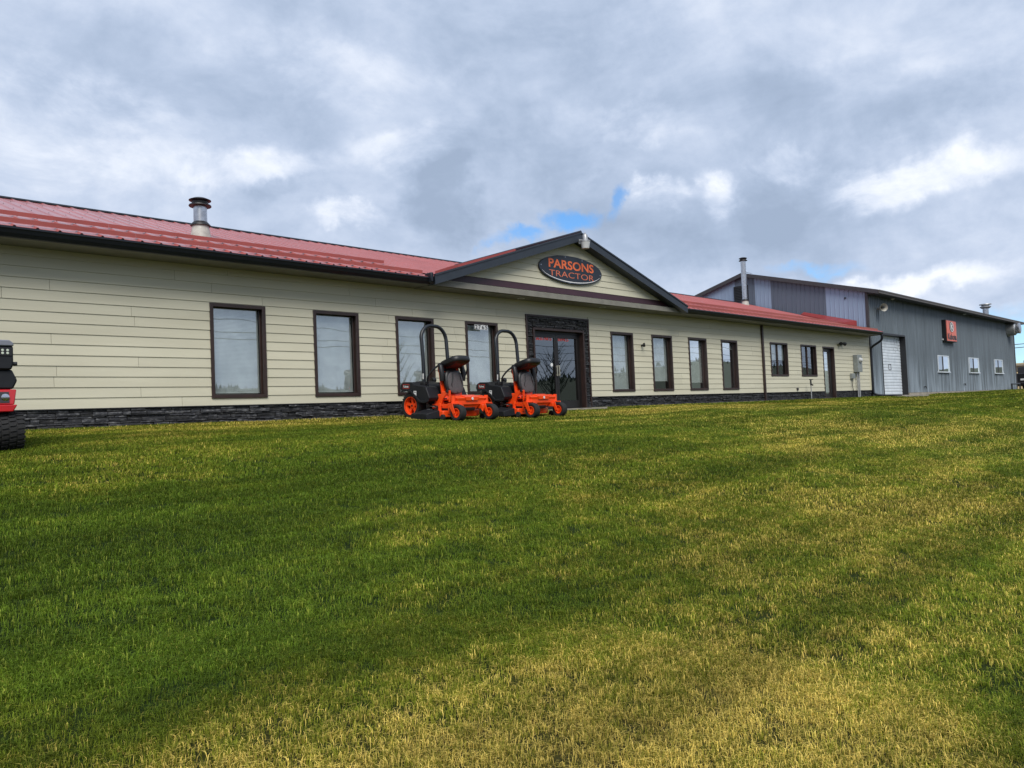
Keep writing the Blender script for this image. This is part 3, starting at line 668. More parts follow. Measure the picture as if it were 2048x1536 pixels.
q = MB(); x = XL-.1+.1524
while x < 37.9:
    for y in (.35, 1.35, 2.35, 3.35, 4.35, 5.35, 6.2):
        if 10.5 < x < 20.5 and y < 4.8: continue
        for dx in (.10,):
            xx, zc = x+dx, rz(y); q.add([(xx-.011, y-.011, zc), (xx+.011, y-.011, zc+.0), (xx+.011, y+.011, zc+.005), (xx-.011, y+.011, zc+.005), (xx, y, zc+.014)], [(0, 1, 4), (1, 2, 4), (2, 3, 4), (3, 0, 4)])
    x += .3048
kind(q.obj('roof_screws', M['screw'], shop), 'stuff')
# snow bars: angle irons across the ribs
def bar(x0, x1, y):
    z = rz(y)+.034; q = MB(); q.hexa([(x0, y, z), (x1, y, z), (x1, y+.004, z), (x0, y+.004, z), (x0, y-.012, z+.072), (x1, y-.012, z+.072), (x1, y-.008, z+.073), (x0, y-.008, z+.073)])
    q.hexa([(x0, y+.0045, z), (x1, y+.0045, z), (x1, y+.08, z+.026), (x0, y+.08, z+.026), (x0, y+.0045, z+.004), (x1, y+.0045, z+.004), (x1, y+.08, z+.030), (x0, y+.08, z+.030)])
    q.obj('snow_bar', M['roof'], shop)
for y, s0, s1 in ((-.50, 0, 0), (1.02, .0, .0)):
    x = XL
    while x < 10.2-s0: bar(x+.003, min(x+3.05, 10.35+(1.6 if y > 0 else 0)), y); x += 3.05
    x = 20.75+s1*-1.0
    while x < 37.5: bar(x+.003, min(x+3.05, 37.75), y); x += 3.05
# entrance gable
GX, GZ, GY0 = 15.5, 4.80, -.82; GS = .324; GXL, GXR = 10.36, 20.64
def gzr(x): return GZ-GS*abs(x-GX)
GW = -.50
sgb = [(0, 'siding'), (1, 'maroon')]+[(i, 'siding') for i in range(2, 11)]
zb = 2.935
for i, mt in sgb:
    h = .165 if i == 0 else (.165 if i == 1 else EX); z1 = zb+h
    def ext(z): return (GZ-.20-z)/GS      # half width below the rake board
    w0, w1 = ext(zb), ext(z1-.001)
    if w0 < .05: break
    w1 = max(w1, .01); w0 = min(w0, 5.02); w1 = min(w1, 5.02)
    js = [-99]+[j for j in (11.6+(i*1.37) % 3.66+k*3.66 for k in range(-1, 3))]+[99]
    if mt == 'maroon': js = [-99, 14.35, 99]
    if i == 0: js = [-99, 12.45, 15.95, 18.2, 99]
    for a, c in zip(js, js[1:]):
        x0 = max(a+.002, GX-w0); x1 = min(c-.002, GX+w0); xt0 = max(a+.002, GX-w1); xt1 = min(c-.002, GX+w1)
        if x1-x0 < .05 or xt1 < xt0: continue
        zz_ = z1-.001; board(x0, x1, zb, zz_, zb, GW, shop, M[mt], xt0, xt1, 'maroon_band' if mt == 'maroon' else 'siding_board')
    zb = z1
b = MB(); b.prism([(GXL+.15, 2.94), (GXR-.15, 2.94), (GX, GZ-.12)], 'y', GW+.002, GW+.08); b.obj('gable_wall', M['sheath'], shop)
b = MB(); b.box(10.35, 20.65, -.545, -.0, ZT-.012, ZT-.001); b.obj('entry_soffit', M['soffit'], shop)
# rake boards (front face, proud at the top) and their soffits
for sg in (-1, 1):
    xe = GXL if sg < 0 else GXR; ze = gzr(xe)
    b = MB(); v = []
    b.hexa([(xe, GY0, ze-.23), (xe, GY0+.025, ze-.23), (GX, GY0+.025, GZ-.23), (GX, GY0, GZ-.23), (xe, GY0, ze), (xe, GY0+.025, ze), (GX, GY0+.025, GZ), (GX, GY0, GZ)])
    b.hexa([(xe, GY0-.02, ze-.03), (xe, GY0+.05, ze-.03), (GX, GY0+.05, GZ-.03), (GX, GY0-.02, GZ-.03), (xe, GY0-.02, ze+.012), (xe, GY0+.05, ze+.012), (GX, GY0+.05, GZ+.012), (GX, GY0-.02, GZ+.012)])
    b.obj('rake_board', M['rake'], shop)
    b = MB(); b.hexa([(xe, GY0+.027, ze-.225), (xe, GW-.03, ze-.225), (GX, GW-.03, GZ-.225), (GX, GY0+.027, GZ-.225), (xe, GY0+.027, ze-.21), (xe, GW-.03, ze-.21), (GX, GW-.03, GZ-.21), (GX, GY0+.027, GZ-.21)])
    b.obj('rake_soffit', M['rake'], shop)
    # roof strips running down the slope, ribs included, cut at the valley
    y = GY0+.03
    while y < 4.6:
        y1 = min(y+PW, 4.62); pr = rib_profile(y1-y, .3048); q = MB(); n = len(pr)
        def xv(yy): 
            w = (GZ-rz(max(yy, -.60)))/GS; return GX+sg*min(w, 5.14)
        for pp, h in pr: q.v.append((GX, y+pp, GZ-.035+h))
        for pp, h in pr: q.v.append((xv(y+pp), y+pp, gzr(xv(y+pp))-.035+h))
        q.f = [(i, i+1, n+i+1, n+i) for i in range(n-1)]; q.m = [0]*len(q.f); q.obj('gable_roof_panel', M['roof'], shop); y = y1
    for k, xx in enumerate((11.15, 11.95, 13.05)):
        if sg < 0:
            zc = gzr(xx)-.015; ye = (zc-RZ0)/RS+RY0
            q = MB(); q.hexa([(xx, GY0+.10, zc), (xx+.004, GY0+.10, zc), (xx+.004, ye, zc), (xx, ye, zc), (xx-.01, GY0+.10, zc+.075), (xx-.006, GY0+.10, zc+.075), (xx-.006, ye, zc+.075), (xx-.01, ye, zc+.075)])
            q.hexa([(xx+.004, GY0+.10, zc), (xx+.09, GY0+.10, zc+.03), (xx+.09, ye, zc+.03), (xx+.004, ye, zc), (xx+.004, GY0+.10, zc+.005), (xx+.09, GY0+.10, zc+.035), (xx+.09, ye, zc+.035), (xx+.004, ye, zc+.005)])
            q.obj('snow_bar', M['roof'], shop)
b = MB(); b.tube([(GX, GY0+.0, GZ+.02), (GX, 4.6, GZ+.02)], .045, 8); b.obj('gable_ridge_cap', M['rake'], shop)
# cricket flashing by the shed wall
b = MB(); b.hexa([(37.25, 1.0, rz(1.0)+.03), (37.98, .55, rz(.55)+.03), (37.98, 3.2, rz(3.2)+.03), (37.6, 3.2, rz(3.2)+.03), (37.25, 1.0, rz(1.0)+.06), (37.98, .55, rz(.55)+.30), (37.98, 3.2, rz(3.2)+.2), (37.6, 3.2, rz(3.2)+.06)])
b.obj('roof_cricket', M['roofdk'], shop)

# chimneys on the red roof
def flue(x, y, zbase, zc, ztop, r, name_parent):
    b = MB(); b.lathe([(r*1.35, zbase-.12), (r*1.32, zbase), (r*1.02, zc), (0, zc)], (x, y, 0), 'z', 24)
    for k in range(0): pass
    c = b.obj('chimney', M['cone'], name_parent, smooth=True)
    b = MB(); b.lathe([(r*.86, zc-.02), (r*.86, ztop-.10)], (x, y, 0), 'z', 28); b.obj('flue_pipe', M['steel'], c, smooth=True)
    b = MB(); b.lathe([(r*1.30, zc-.02), (r*1.28, zc), (r*1.0, zc+.05), (r*.88, zc+.07), (r*.87, zc-.02)], (x, y, 0), 'z', 28); b.obj('storm_collar', M['black'], c, smooth=True)
    s_ = .9 if r > .14 else .8; b = MB(); z = ztop
    b.lathe([(0, z), (r*.9, z-.005), (r*1.42, z-.045), (r*1.42, z-.055), (r*1.05, z-.085), (r*1.02, z-.13), (r*.95, z-.135), (r*1.40, z-.155), (r*1.44, z-.175), (r*1.40, z-.185), (r*.9, z-.18), (r*.86, z-.19)], (x, y, 0), 'z', 28); b.obj('chimney_cap', M['black'], c, smooth=True, ang=30)
    return c
flue(6.43, 2.5, 4.10, 4.38, 4.98, .165, shop)
c2 = flue(36.5, 5.7, 5.14, 5.40, 7.72, .155, shop)
b = MB(); b.tube([(36.5, 5.7, 6.95), (37.4, 5.7, 6.95)], .012, 6); b.tube([(36.5, 5.55, 6.95), (36.5, 5.85, 6.95)], .02, 6); b.obj('chimney_brace', M['steel'], c2)

# ------------------------------------------------------------------ things on the shop
t = thing('shop_sign', 'dark oval sign with orange lettering PARSONS TRACTOR on the entrance gable', 'sign', (15.33, -.53, 3.78))
b = MB(); n = 56; ax, az_ = 1.30, .385
pl = [(ax*math.cos(2*math.pi*k/n), az_*math.sin(2*math.pi*k/n)) for k in range(n)]
b.prism(pl, 'y', -.05, -.012); b.obj('sign_board', M['sign'], t, bevel=.006)
text('PARSONS', -.93, .93, .0, .245, -.0505, M['signor'], 'lettering', t, bold=.022, depth=.003)
text('TRACTOR', -.92, .93, -.225, -.065, -.0505, M['signor2'], 'lettering', t, bold=-.004, depth=.003)
b = MB(); arc = []
for k in range(40):
    a = R(197+146*k/39); arc.append((ax*.955*math.cos(a), az_*.86*math.sin(a)-.004))
for k in range(39):
    (x0, z0), (x1, z1) = arc[k], arc[k+1]; w = .008*math.sin(math.pi*(k+.5)/39)+.004
    b.add([(x0, -.0535, z0-w), (x1, -.0535, z1-w), (x1, -.0535, z1+w), (x0, -.0535, z0+w)], [(0, 1, 2, 3)])
b.obj('white_line', M['sticker'], t)
b = MB()
for xx, zz_ in ((-.25, .34), (.45, .31), (-1.22, .03), (1.22, -.03), (-.1, -.36)): b.lathe([(0, -.056), (.012, -.055), (.014, -.05)], (xx, 0, zz_), 'y', 8)
b.obj('sign_screws', M['chrome'], t)

t = thing('security_light', 'grey barn light with ribbed glass lens at the gable peak', 'lamp', (15.42, -1.03, 4.30))
b = MB(); b.lathe([(.055, .0), (.10, .01), (.125, .16), (.128, .185)], (0, 0, 0), 'z', 24); b.obj('lens', M['lensw'], t, smooth=True)
b = MB(); b.lathe([(.125, .185), (.135, .19), (.135, .225), (.10, .24), (.075, .25), (.07, .38), (.062, .39), (.03, .40), (.028, .44), (0, .445)], (0, 0, 0), 'z', 24); b.obj('lamp_housing', M['galv'], t, smooth=True)
b = MB(); b.tube([(-.02, .02, .27), (-.05, .16, .25), (.0, .21, .24)], .018, 8); b.box(-.04, .08, .17, .20, .17, .30); b.obj('bracket', M['galv'], t)

t = thing('wall_hook_light', 'small bronze spotlight on the siding between the tall windows right of the entrance', 'lamp', (19.15, -.026, 1.88))
b = MB(); b.lathe([(.035, 0), (.035, -.03), (0, -.03)], (0, 0, 0), 'y', 12); b.tube([(0, -.03, 0), (0, -.10, .03)], .014, 8); b.tube([(.0, -.09, .05), (-.06, -.13, -.03)], [.035, .045], 12)
b.obj('spotlight', M['black'], t, smooth=True)

t = thing('twin_floodlight', 'black twin-head floodlight on the siding above and right of the side door', 'lamp', (34.30, -.026, 2.44))
b = MB(); b.lathe([(.07, 0), (.07, -.03), (.03, -.04), (0, -.04)], (0, 0, 0), 'y', 14); b.box(-.02, .02, -.13, -.04, -.02, .02); b.obj('mount', M['sticker'], t)
for s_ in (-1, 1):
    b = MB(); b.tube([(s_*.05, -.11, .03), (s_*.13, -.13, .02), (s_*.24, -.17, -.01)], [.035, .06, .085], 14); b.obj('lamp_head', M['black'], t, smooth=True)

t = thing('electric_meter', 'grey meter cabinet with round glass meter and conduits down to the lawn', 'electric meter', (35.75, -.027, 0))
b = MB(); b.box(0, .52, -.22, 0, 1.16, 1.98); b.obj('cabinet', M['meter'], t, bevel=.01)
b = MB(); b.lathe([(.12, -.22), (.12, -.26), (.085, -.265), (.085, -.32), (.06, -.335), (0, -.335)], (.26, 0, 1.72), 'y', 20); b.obj('meter_dial', M['lensw'], t, smooth=True)
for x in (.17, .36):
    b = MB(); b.tube([(x, -.10, 1.17), (x, -.10, -.12)], .032, 10); b.obj('conduit', M['galv'], t, smooth=True)
t = thing('junction_box', 'small grey junction box left of the meter with a dark cable', 'junction box', (35.30, -.027, 0))
b = MB(); b.box(0, .33, -.12, 0, .86, 1.10); b.obj('box_body', M['meter'], t, bevel=.008)
b = MB(); b.tube(smooth_path([(.08, -.06, .87), (.06, -.06, .6), (.14, -.06, .3), (.17, -.06, -.1)]), .016, 8); b.obj('cable', M['black'], t, smooth=True)
t = thing('standpipe', 'thin yard hydrant pipe with dark head below the second sliding window', 'hydrant', (30.50, -.30, -.05))
b = MB(); b.tube([(0, 0, -.1), (0, 0, .64)], .022, 8); b.obj('pipe', M['galv'], t, smooth=True)
b = MB(); b.tube([(0, 0, .60), (0, 0, .84)], .035, 8); b.tube([(0, 0, .66), (0, -.09, .60)], .028, 8); b.box(-.012, .012, -.10, .06, .83, .855); b.obj('valve_head', M['black'], t)
b = MB(); b.box(29.75, 29.87, -.06, -.022, .36, .47); b.box(29.77, 29.85, -.075, -.06, .38, .45)
tag(b.obj('outlet_cover', M['trim'], bevel=.006), 'small dark square cover low on the siding between the sliding windows', 'wall outlet')

# ------------------------------------------------------------------ grey steel shed
shed = thing('steel_shed', 'tall slate blue corrugated steel shed with dark low pitched roof beyond the shop', 'building', (0, 0, 0))
SX0, SX1, SE = 38.02, 66.7, 5.20; SH = 6.55; SRD = 7.04; SB = .02
GD0, GD1, GDZ = 39.55, 42.97, 3.15
def wall_panel(w, z0, z1, m, parent, nm='wall_panel', sp=.2286):
    q = MB(); pr = rib_profile(w, sp, .034, .07, .03); n = len(pr)
    for z in (z0, z1):
        for x, h in pr: q.v.append((x, -h, z))
    q.f = [(i, i+1, n+i+1, n+i) for i in range(n-1)]; q.m = [0]*len(q.f)
    return q.obj(nm, m, parent)
b = MB()
for x0, x1, z0, z1 in cut_rect(SX0+.02, SX1, -.2, SE, [(GD0, GD1, -.3, GDZ)]): b.box(x0, x1, .01, .2, z0, z1)
b.box(SX0+.02, SX0+.2, .2, 13, -.2, SE); b.box(SX0, SX1, 12.9, 13.1, -.2, SE); b.box(SX1-.2, SX1, .2, 12.9, -.2, SE)
b.obj('frame_wall', M['sheath'], shed)
x = SX0+.10; src = None
for w in (.70, .70):
    o = wall_panel(w, .05, SE, M['shed'], shed); o.location = (x, 0, 0); x += w
x = GD0-.03
for k in range(4):
    w = (GD1-GD0+.06)/4; o = wall_panel(w, GDZ+.06, SE, M['shed'], shed); o.location = (x, 0, 0); x += w
x = GD1+.03; src = None
while x+PW < SX1:
    if src is None: o = src = wall_panel(PW, .12, SE, M['shed'], shed)
    else: o = src.copy(); o.parent = shed; COL.objects.link(o)
    o.location = (x, 0, 0); x += PW
if SX1-x > .05: o = wall_panel(SX1-x, .12, SE, M['shed'], shed); o.location = (x, 0, 0)
# gable end towards the shop: panels in two tones
def slope_z(y): return SE+.08+(SRD-SE)*(y/SH if y <= SH else (2*SH-y)/SH)-.05
y = .10
def tone(y): return 'shedlt' if y < 2.03 else ('sheddk' if y < 4.98 else ('shedlt' if y < 5.9 else ('sheddk' if y < 7.1 else 'shedlt')))
edges = [.10, 1.0, 2.03, 3.0, 4.0, 4.98, 5.9, 6.55, 7.1, 8.0, 8.9, 9.8, 10.7, 11.6, 12.5, 13.0]
for y0, y1 in zip(edges, edges[1:]):
    pr = rib_profile(y1-y0, .2286, .018, .05, .025); n = len(pr); q = MB()
    for pp, h in pr: q.v.append((SX0-h, y0+pp, 2.6))
    for pp, h in pr: q.v.append((SX0-h, y0+pp, slope_z(y0+pp)))
    q.f = [(i, i+1, n+i+1, n+i) for i in range(n-1)]; q.m = [0]*len(q.f); q.obj('gable_panel', M[tone((y0+y1)/2)], shed)
b = MB(); b.box(SX0-.03, SX0+.10, -.035, .10, -.05, SE); b.obj('corner_trim', M['trim'], shed)
b = MB(); b.box(SX1-.08, SX1+.05, -.04, .1, 0, SE); b.obj('corner_trim', M['trim'], shed)
# roof
OV = .62; RX0, RX1 = 37.80, 67.4
zf = SE+.12-OV*.27
for sg in (0, 1):
    y0, y1 = (-OV, SH) if sg == 0 else (SH, 2*SH+OV); z0, z1 = (zf, SRD+.10) if sg == 0 else (SRD+.10, zf)
    b = MB(); b.hexa([(RX0, y0, z0-.03), (RX1, y0, z0-.03), (RX1, y1, z1-.03), (RX0, y1, z1-.03), (RX0, y0, z0), (RX1, y0, z0), (RX1, y1, z1), (RX0, y1, z1)]); b.obj('roof_slope', M['trim'], shed)
    b = MB(); b.hexa([(RX0-.03, y0, z0-.19), (RX0, y0, z0-.19), (RX0, y1, z1-.19), (RX0-.03, y1, z1-.19), (RX0-.03, y0, z0+.02), (RX0, y0, z0+.02), (RX0, y1, z1+.02), (RX0-.03, y1, z1+.02)]); b.obj('rake_board', M['trim'], shed)
b = MB(); b.box(RX0, RX1, -OV-.03, -OV, zf-.15, zf+.01); b.box(RX0, RX1, -OV-.05, -OV-.03, zf-.05, zf+.012); b.obj('eave_fascia', M['fascia2'], shed)
b = MB(); b.box(RX0, RX1, -OV+.01, -.025, zf-.135, zf-.12); b.obj('eave_soffit', M['trim'], shed)
for x in (40.85, 53.45):
    b = MB(); b.lathe([(.09, 0), (.10, -.04), (.04, -.07), (0, -.07)], (x, -.22, zf-.136), 'z', 14); b.obj('soffit_light', M['sticker'], shed, smooth=True)
b = MB(); b.box(SX0+1.4+.1, GD0-.0, .0, .001, 0, .01)
# sectional garage door, set back in a black jamb
b = MB(); b.box(GD1-.04, GD1+.02, -.03, .55, 0, GDZ+.03); b.box(GD0-.04, GD0, -.03, .55, 0, GDZ+.03); b.box(GD0, GD1-.04, -.03, .55, GDZ-.02, GDZ+.06); b.obj('door_jamb', M['black'], shed)
nsec = 5; hh = (GDZ-.04)/nsec
for k in range(nsec):
    b = MB(); z0 = .02+k*hh; b.box(GD0+.01, GD1-.05, .27, .31, z0+.004, z0+hh-.004)
    for j in range(4): b.prism([(.27, z0+.02+j*hh/4), (.27, z0+(j+1)*hh/4), (.254, z0+(j+1)*hh/4-.015), (.254, z0+.045+j*hh/4)], 'x', GD0+.012, GD1-.052)
    g_ = b.obj('garage_door_section', M['white'], shed)
b = MB(); xx = 41.25; zz_ = 1.50; b.box(xx-.17, xx+.17, .235, .25, zz_-.15, zz_-.13); b.box(xx-.17, xx+.17, .235, .25, zz_+.13, zz_+.15); b.box(xx-.17, xx-.155, .235, .25, zz_-.13, zz_+.13); b.box(xx+.155, xx+.17, .235, .25, zz_-.13, zz_+.13); b.obj('door_window_frame', M['trim'], shed)
b = MB()
random.seed(3)
for k in range(26):
    xx = random.uniform(42.0, 42.85) if k < 20 else random.uniform(40.5, 42.5); zz_ = random.uniform(2.3, 3.05); r_ = random.uniform(.015, .05); b.add([(xx, .2525, zz_-r_), (xx+r_*.6, .2525, zz_), (xx, .2525, zz_+r_*1.5), (xx-r_*.7, .2525, zz_+r_*.2)], [(0, 1, 2, 3)])
b.obj('paint_chips', M['trim'], shed)
# windows of the shed
for x0, x1 in ((48.15, 50.22), (54.45, 56.60), (60.58, 62.72)):
    z0, z1 = 1.30, 2.26; b = MB(); yf = -.075
    b.box(x0, x0+.05, yf, .01, z0, z1); b.box(x1-.05, x1, yf, .01, z0, z1); b.box(x0+.05, x1-.05, yf, .01, z1-.05, z1); b.box(x0-.04, x1+.06, yf-.04, .01, z0-.06, z0)
    w = b.obj('shed_window', M['white'], shed)
    b = MB(); xm_ = (x0+x1)/2-.12; b.box(xm_-.06, xm_+.06, yf+.01, -.03, z0, z1-.05); b.obj('mullion', M['trim'], w)
    b = MB(); b.box(x0+.05, x1-.05, -.028, -.024, z0, z1-.05); b.obj('window_backing', M['room'], w)
    for a, c in ((x0+.05, xm_-.06), (xm_+.06, x1-.05)):
        b = MB(); b.add([(a, -.045, z0), (c, -.045, z0), (c, -.045, z1-.05), (a, -.045, z1-.05)], [(0, 1, 2, 3)]); b.obj('pane', M['glasss'], w)
b = MB(); b.box(GD1+.03, SX1+.02, -.10, 0, -.2, .11); b.obj('foundation', M['concrete'], shed)
b = MB(); b.box(37.97, 38.0, 6.3, 7.15, 5.62, 6.48)
for k in range(9): b.prism([(37.97, 5.66+k*.09), (37.93, 5.66+k*.09), (37.97, 5.73+k*.09)], 'y', 6.32, 7.13)
b.v = b.v; b2 = MB(); 
for k in range(9): b2.hexa([(37.93, 6.32, 5.66+k*.09), (37.97, 6.32, 5.66+k*.09), (37.97, 7.13, 5.66+k*.09), (37.93, 7.13, 5.66+k*.09), (37.965, 6.32, 5.73+k*.09), (37.97, 6.32, 5.73+k*.09), (37.97, 7.13, 5.73+k*.09), (37.965, 7.13, 5.73+k*.09)])
b2.box(37.972, 38.0, 6.3, 7.15, 5.62, 6.48); b2.obj('louvre_vent', M['black'], shed)
b = MB(); b.lathe([(.05, 0), (.05, -.02), (0, -.02)], (37.985, 1.05, 5.0), 'x', 10); b.obj('wall_hole', M['black'], shed)
# small chimney on the shed roof
b = MB(); b.lathe([(.22, 0), (.22, 1.3)], (74*.0+62.0, 3.0, 5.9), 'z', 16); 
flx, fly = 66.2, 1.6
b = MB(); b.lathe([(.20, 5.4), (.20, 6.55)], (flx, fly, 0), 'z', 18); c3 = b.obj('chimney', M['steel'], shed, smooth=True)
b = MB(); b.lathe([(.26, 6.45), (.38, 6.55), (.38, 6.60), (.27, 6.62), (.27, 6.72), (.42, 6.74), (.40, 6.80), (0, 6.82)], (flx, fly, 0), 'z', 18); b.obj('chimney_cap', M['galv'], c3, smooth=True)

# things fixed to the shed
t = thing('lit_sign', 'tall orange box sign with round emblem and black script lettering on the shed wall', 'sign', (49.38, .35, 0))
b = MB(); b.box(0, 1.95, -.60, -.37, 3.10, 4.42); b.obj('sign_case', M['black'], t, bevel=.01)
b = MB(); b.box(.05, 1.90, -.625, -.602, 3.15, 4.37); b.obj('sign_face', M['ksign'], t)
text('Kubota', .14, 1.84, 3.22, 3.60, -.626, M['black'], 'lettering', t, bold=.05, shear=.0)
b = MB(); b.lathe([(.0, -.64), (.39, -.64), (.42, -.626), (0, -.626)], (.98, 0, 4.0), 'y', 28); em = b.obj('emblem', M['black'], t)
for v in em.data.vertices: v.co.z = 4.0+(v.co.z-4.0)*.78
b = MB(); b.lathe([(.30, -.645), (.37, -.645)], (.98, 0, 4.0), 'y', 28)
b.f = b.f[:28]; b.m = b.m[:28]
b.add([(.80, -.646, 3.80), (.90, -.646, 3.80), (.98, -.646, 4.20), (.84, -.646, 4.20)], [(0, 1, 2, 3)]); b.add([(.92, -.646, 3.98), (1.16, -.646, 4.16), (1.10, -.646, 4.22), (.95, -.646, 4.12)], [(0, 1, 2, 3)]); b.add([(.96, -.646, 4.0), (1.12, -.646, 3.78), (1.22, -.646, 3.86), (1.04, -.646, 4.06)], [(0, 1, 2, 3)])
er = b.obj('emblem_mark', M['sticker'], t)
for v in er.data.vertices: v.co.z = 4.0+(v.co.z-4.0)*.78
b = MB(); b.lathe([(.07, -.05), (.07, -.12), (.04, -.15), (0, -.15)], (-.06, -.30, 3.22), 'y', 10); b.obj('switch_box', M['galv'], t)

t = thing('horn_speaker', 'round beige horn loudspeaker high on the shed wall above the garage door', 'loudspeaker', (38.95, -.03, 4.40))
b = MB(); b.tube([(.25, .0, 0), (.18, -.12, 0), (.10, -.24, 0), (.02, -.36, .0), (-.03, -.42, 0)], [.05, .06, .09, .15, .20], 20, cap=False); b.obj('horn', M['cone'], t, smooth=True)
b = MB(); b.tube([(.12, -.18, 0), (-.02, -.40, 0)], [.03, .06], 12); b.obj('driver', M['black'], t, smooth=True)
b = MB(); b.tube([(.30, -.10, 0), (.30, -.32, 0)], .10, 14); b.box(.24, .32, -.1, .02, -.05, .05); b.obj('speaker_bracket', M['cone'], t, smooth=True)

t = thing('exhaust_duct', 'large grey round exhaust duct under the eave at the far shed corner', 'duct', (64.9, -.02, 4.60))
b = MB(); b.lathe([(.56, 0), (.56, -.10), (.50, -.10)], (0, 0, 0), 'y', 28); b.lathe([(.50, -.10), (.50, -.50), (.44, -.52), (.42, -.55)], (0, 0, 0), 'y', 28); b.obj('duct_body', M['galv'], t, smooth=True)
b = MB(); b.lathe([(.42, -.55), (.38, -.58), (.38, -.74), (.40, -.76), (.40, -.80), (.33, -.82), (0, -.83)], (0, 0, 0), 'y', 28); b.obj('duct_cap', M['steel'], t, smooth=True)
for (x, z, lab) in ((45.56, .42, 'small hose tap low on the shed wall right of the garage door'), (53.1, .55, 'small tap on the shed wall below the gap between first and second window')):
    b = MB(); b.tube([(x, -.02, z), (x, -.14, z)], .02, 8); b.tube([(x, -.12, z+.03), (x, -.13, z-.10)], .022, 8); b.box(x-.05, x+.05, -.09, -.075, z+.03, z+.045)
    tag(b.obj('hose_tap', M['black']), lab, 'tap')
b = MB(); b.tube([(63.6, -.35, .03), (63.6, -.35, .52)], .05, 8); b.tube([(63.6, -.35, .50), (66.0, -.35, .50)], .045, 8); b.tube([(66.0, -.35, .52), (66.0, -.35, .0)], .05, 8)
tag(b.obj('guard_rail', M['black']), 'low black pipe rail at the far corner of the shed', 'rail')

# far right edge: dark parked pickup, pale long roof, power wires, fence on the hill
t = thing('parked_pickup', 'dark pickup truck seen from behind at the right edge beyond the shed', 'pickup truck', (76.5, .95, .10), R(0))
b = MB(); b.prism([(-1.0, .28), (1.0, .28), (1.0, 1.25), (.88, 1.35), (-.88, 1.35), (-1.0, 1.25)], 'x', -2.6, 2.8); b.obj('body', M['black'], t, bevel=.05)
b = MB(); b.prism([(-.6, 1.35), (1.5, 1.35), (1.05, 1.95), (-.45, 1.95)], 'y', -.85, .85); b.obj('cab', M['black'], t, bevel=.06)
b = MB(); b.box(-2.62, -2.60, -.26, .26, .75, .90); b.obj('number_plate', M['sticker'], t)
for sx in (-1.7, 1.8):
    for sy in (-1, 1):
        b = MB(); b.lathe([(.2, -.13), (.38, -.12), (.41, 0), (.38, .12), (.2, .13)], (sx, sy*.86, .40), 'y', 20); b.obj('wheel', M['rubber'], t, smooth=True)
b = MB(); b.box(-2.66, -2.60, -.9, .9, .50, .62); b.obj('rear_bumper', M['trim'], t)
b = MB()
hx = 255
b.box(hx+1, hx+14, 10, 92, 5.9, 7.3); b.box(hx, hx+15, 9, 93, 7.3, 7.75) 
fb = tag(b.obj('farm_building', M['concrete']), 'long pale roofed farm building on the dry hillside at the right edge', 'building')
t = thing('power_wires', 'thin dark overhead wires in the sky beyond the far shed corner', 'wires')
for z, dz in ((13.0, .6), (12.0, .7)):
    b = MB(); b.tube([(250, 20+k*10, z+dz*((k-6)/6)**2) for k in range(13)], .10, 5); b.obj('wire', M['black'], t)
t = thing('hill_fence', 'line of fence posts on the crest of the dry hill', 'fence')
for k in range(14):
    az = R(6+k*.75); r_ = 418; x, y = r_*math.cos(az)+10, r_*math.sin(az); z = -2.7+math.tan(R(hill_el(math.degrees(az))))*420
    b = MB(); b.box(x-.09, x+.09, y-.09, y+.09, z-1, z+1.3); b.obj('post', M['black'], t)
t = thing('roadside_wires', 'power lines across the road, mirrored in the tall shop windows', 'wires')
for yy, z in ((-30, 5.6), (-31, 5.0), (-26, 3.9)):
    b = MB(); b.tube([(-60+k*15, yy, z+.0009*((k*15-75) % 60-30)**2) for k in range(14)], .022, 5); b.obj('wire', M['black'], t)
# gravel along the shed and a bit of concrete apron
q = MB(); q.grid(lambda u, v: (43.0+u*24, -.1-v*(.35+.12*math.sin(u*40)), gz(43+u*24, -.1-v*.4).item()+.012), 60, 3)
kind(q.obj('gravel_strip', M['gravel'], smooth=True), 'structure')
b = MB(); b.hexa([(38.6, -1.3, -.15), (43.1, -1.0, -.15), (43.1, .45, -.15), (38.6, .45, -.15), (38.6, -1.3, -.035), (43.1, -1.0, -.02), (43.1, .45, .012), (38.6, .45, .012)])
kind(b.obj('concrete_apron', M['concrete']), 'structure')

#MOWER
def wheel(x, y, r, w, tyre_w, parent, side, front=False):
    """side: +1 left, -1 right; axis along y; returns tyre with rim child"""
    h = w/2; q = MB()
    if front:
        q.lathe([(r*.55, -h*.8), (r*.80, -h), (r*.93, -h*.92), (r, -h*.55), (r*1.0, h*.55), (r*.93, h*.92), (r*.80, h), (r*.55, h*.8)], (0, 0, 0), 'y', 32, cap=False)
    else:
        q.lathe([(r*.62, -h*.85), (r*.78, -h), (r*.92, -h*.95), (r*.975, -h*.7), (r*.975, h*.7), (r*.92, h*.95), (r*.78, h), (r*.62, h*.85)], (0, 0, 0), 'y', 40, cap=False)
        for k in range(30):
            a = 2*math.pi*k/30
            for s_ in (-1, 1):
                a0 = a+(.10 if s_ > 0 else 0); c0_, s0_ = math.cos(a0), math.sin(a0); pts = []
                for rr in (r*.95, r*1.015):
                    for (ya, da) in ((s_*h*.12, .0), (s_*h*1.0, .09), (s_*h*1.0, .155), (s_*h*.12, .065)):
                        aa = a0+da; r3 = rr if abs(ya) < h*.9 else rr*.965; pts.append((r3*math.cos(aa), ya, r3*math.sin(aa)))
                q.hexa(pts)
    ty = q.obj('tyre', M['rubber'], parent, smooth=True, ang=35, loc=(x, y, 0))
    return ty
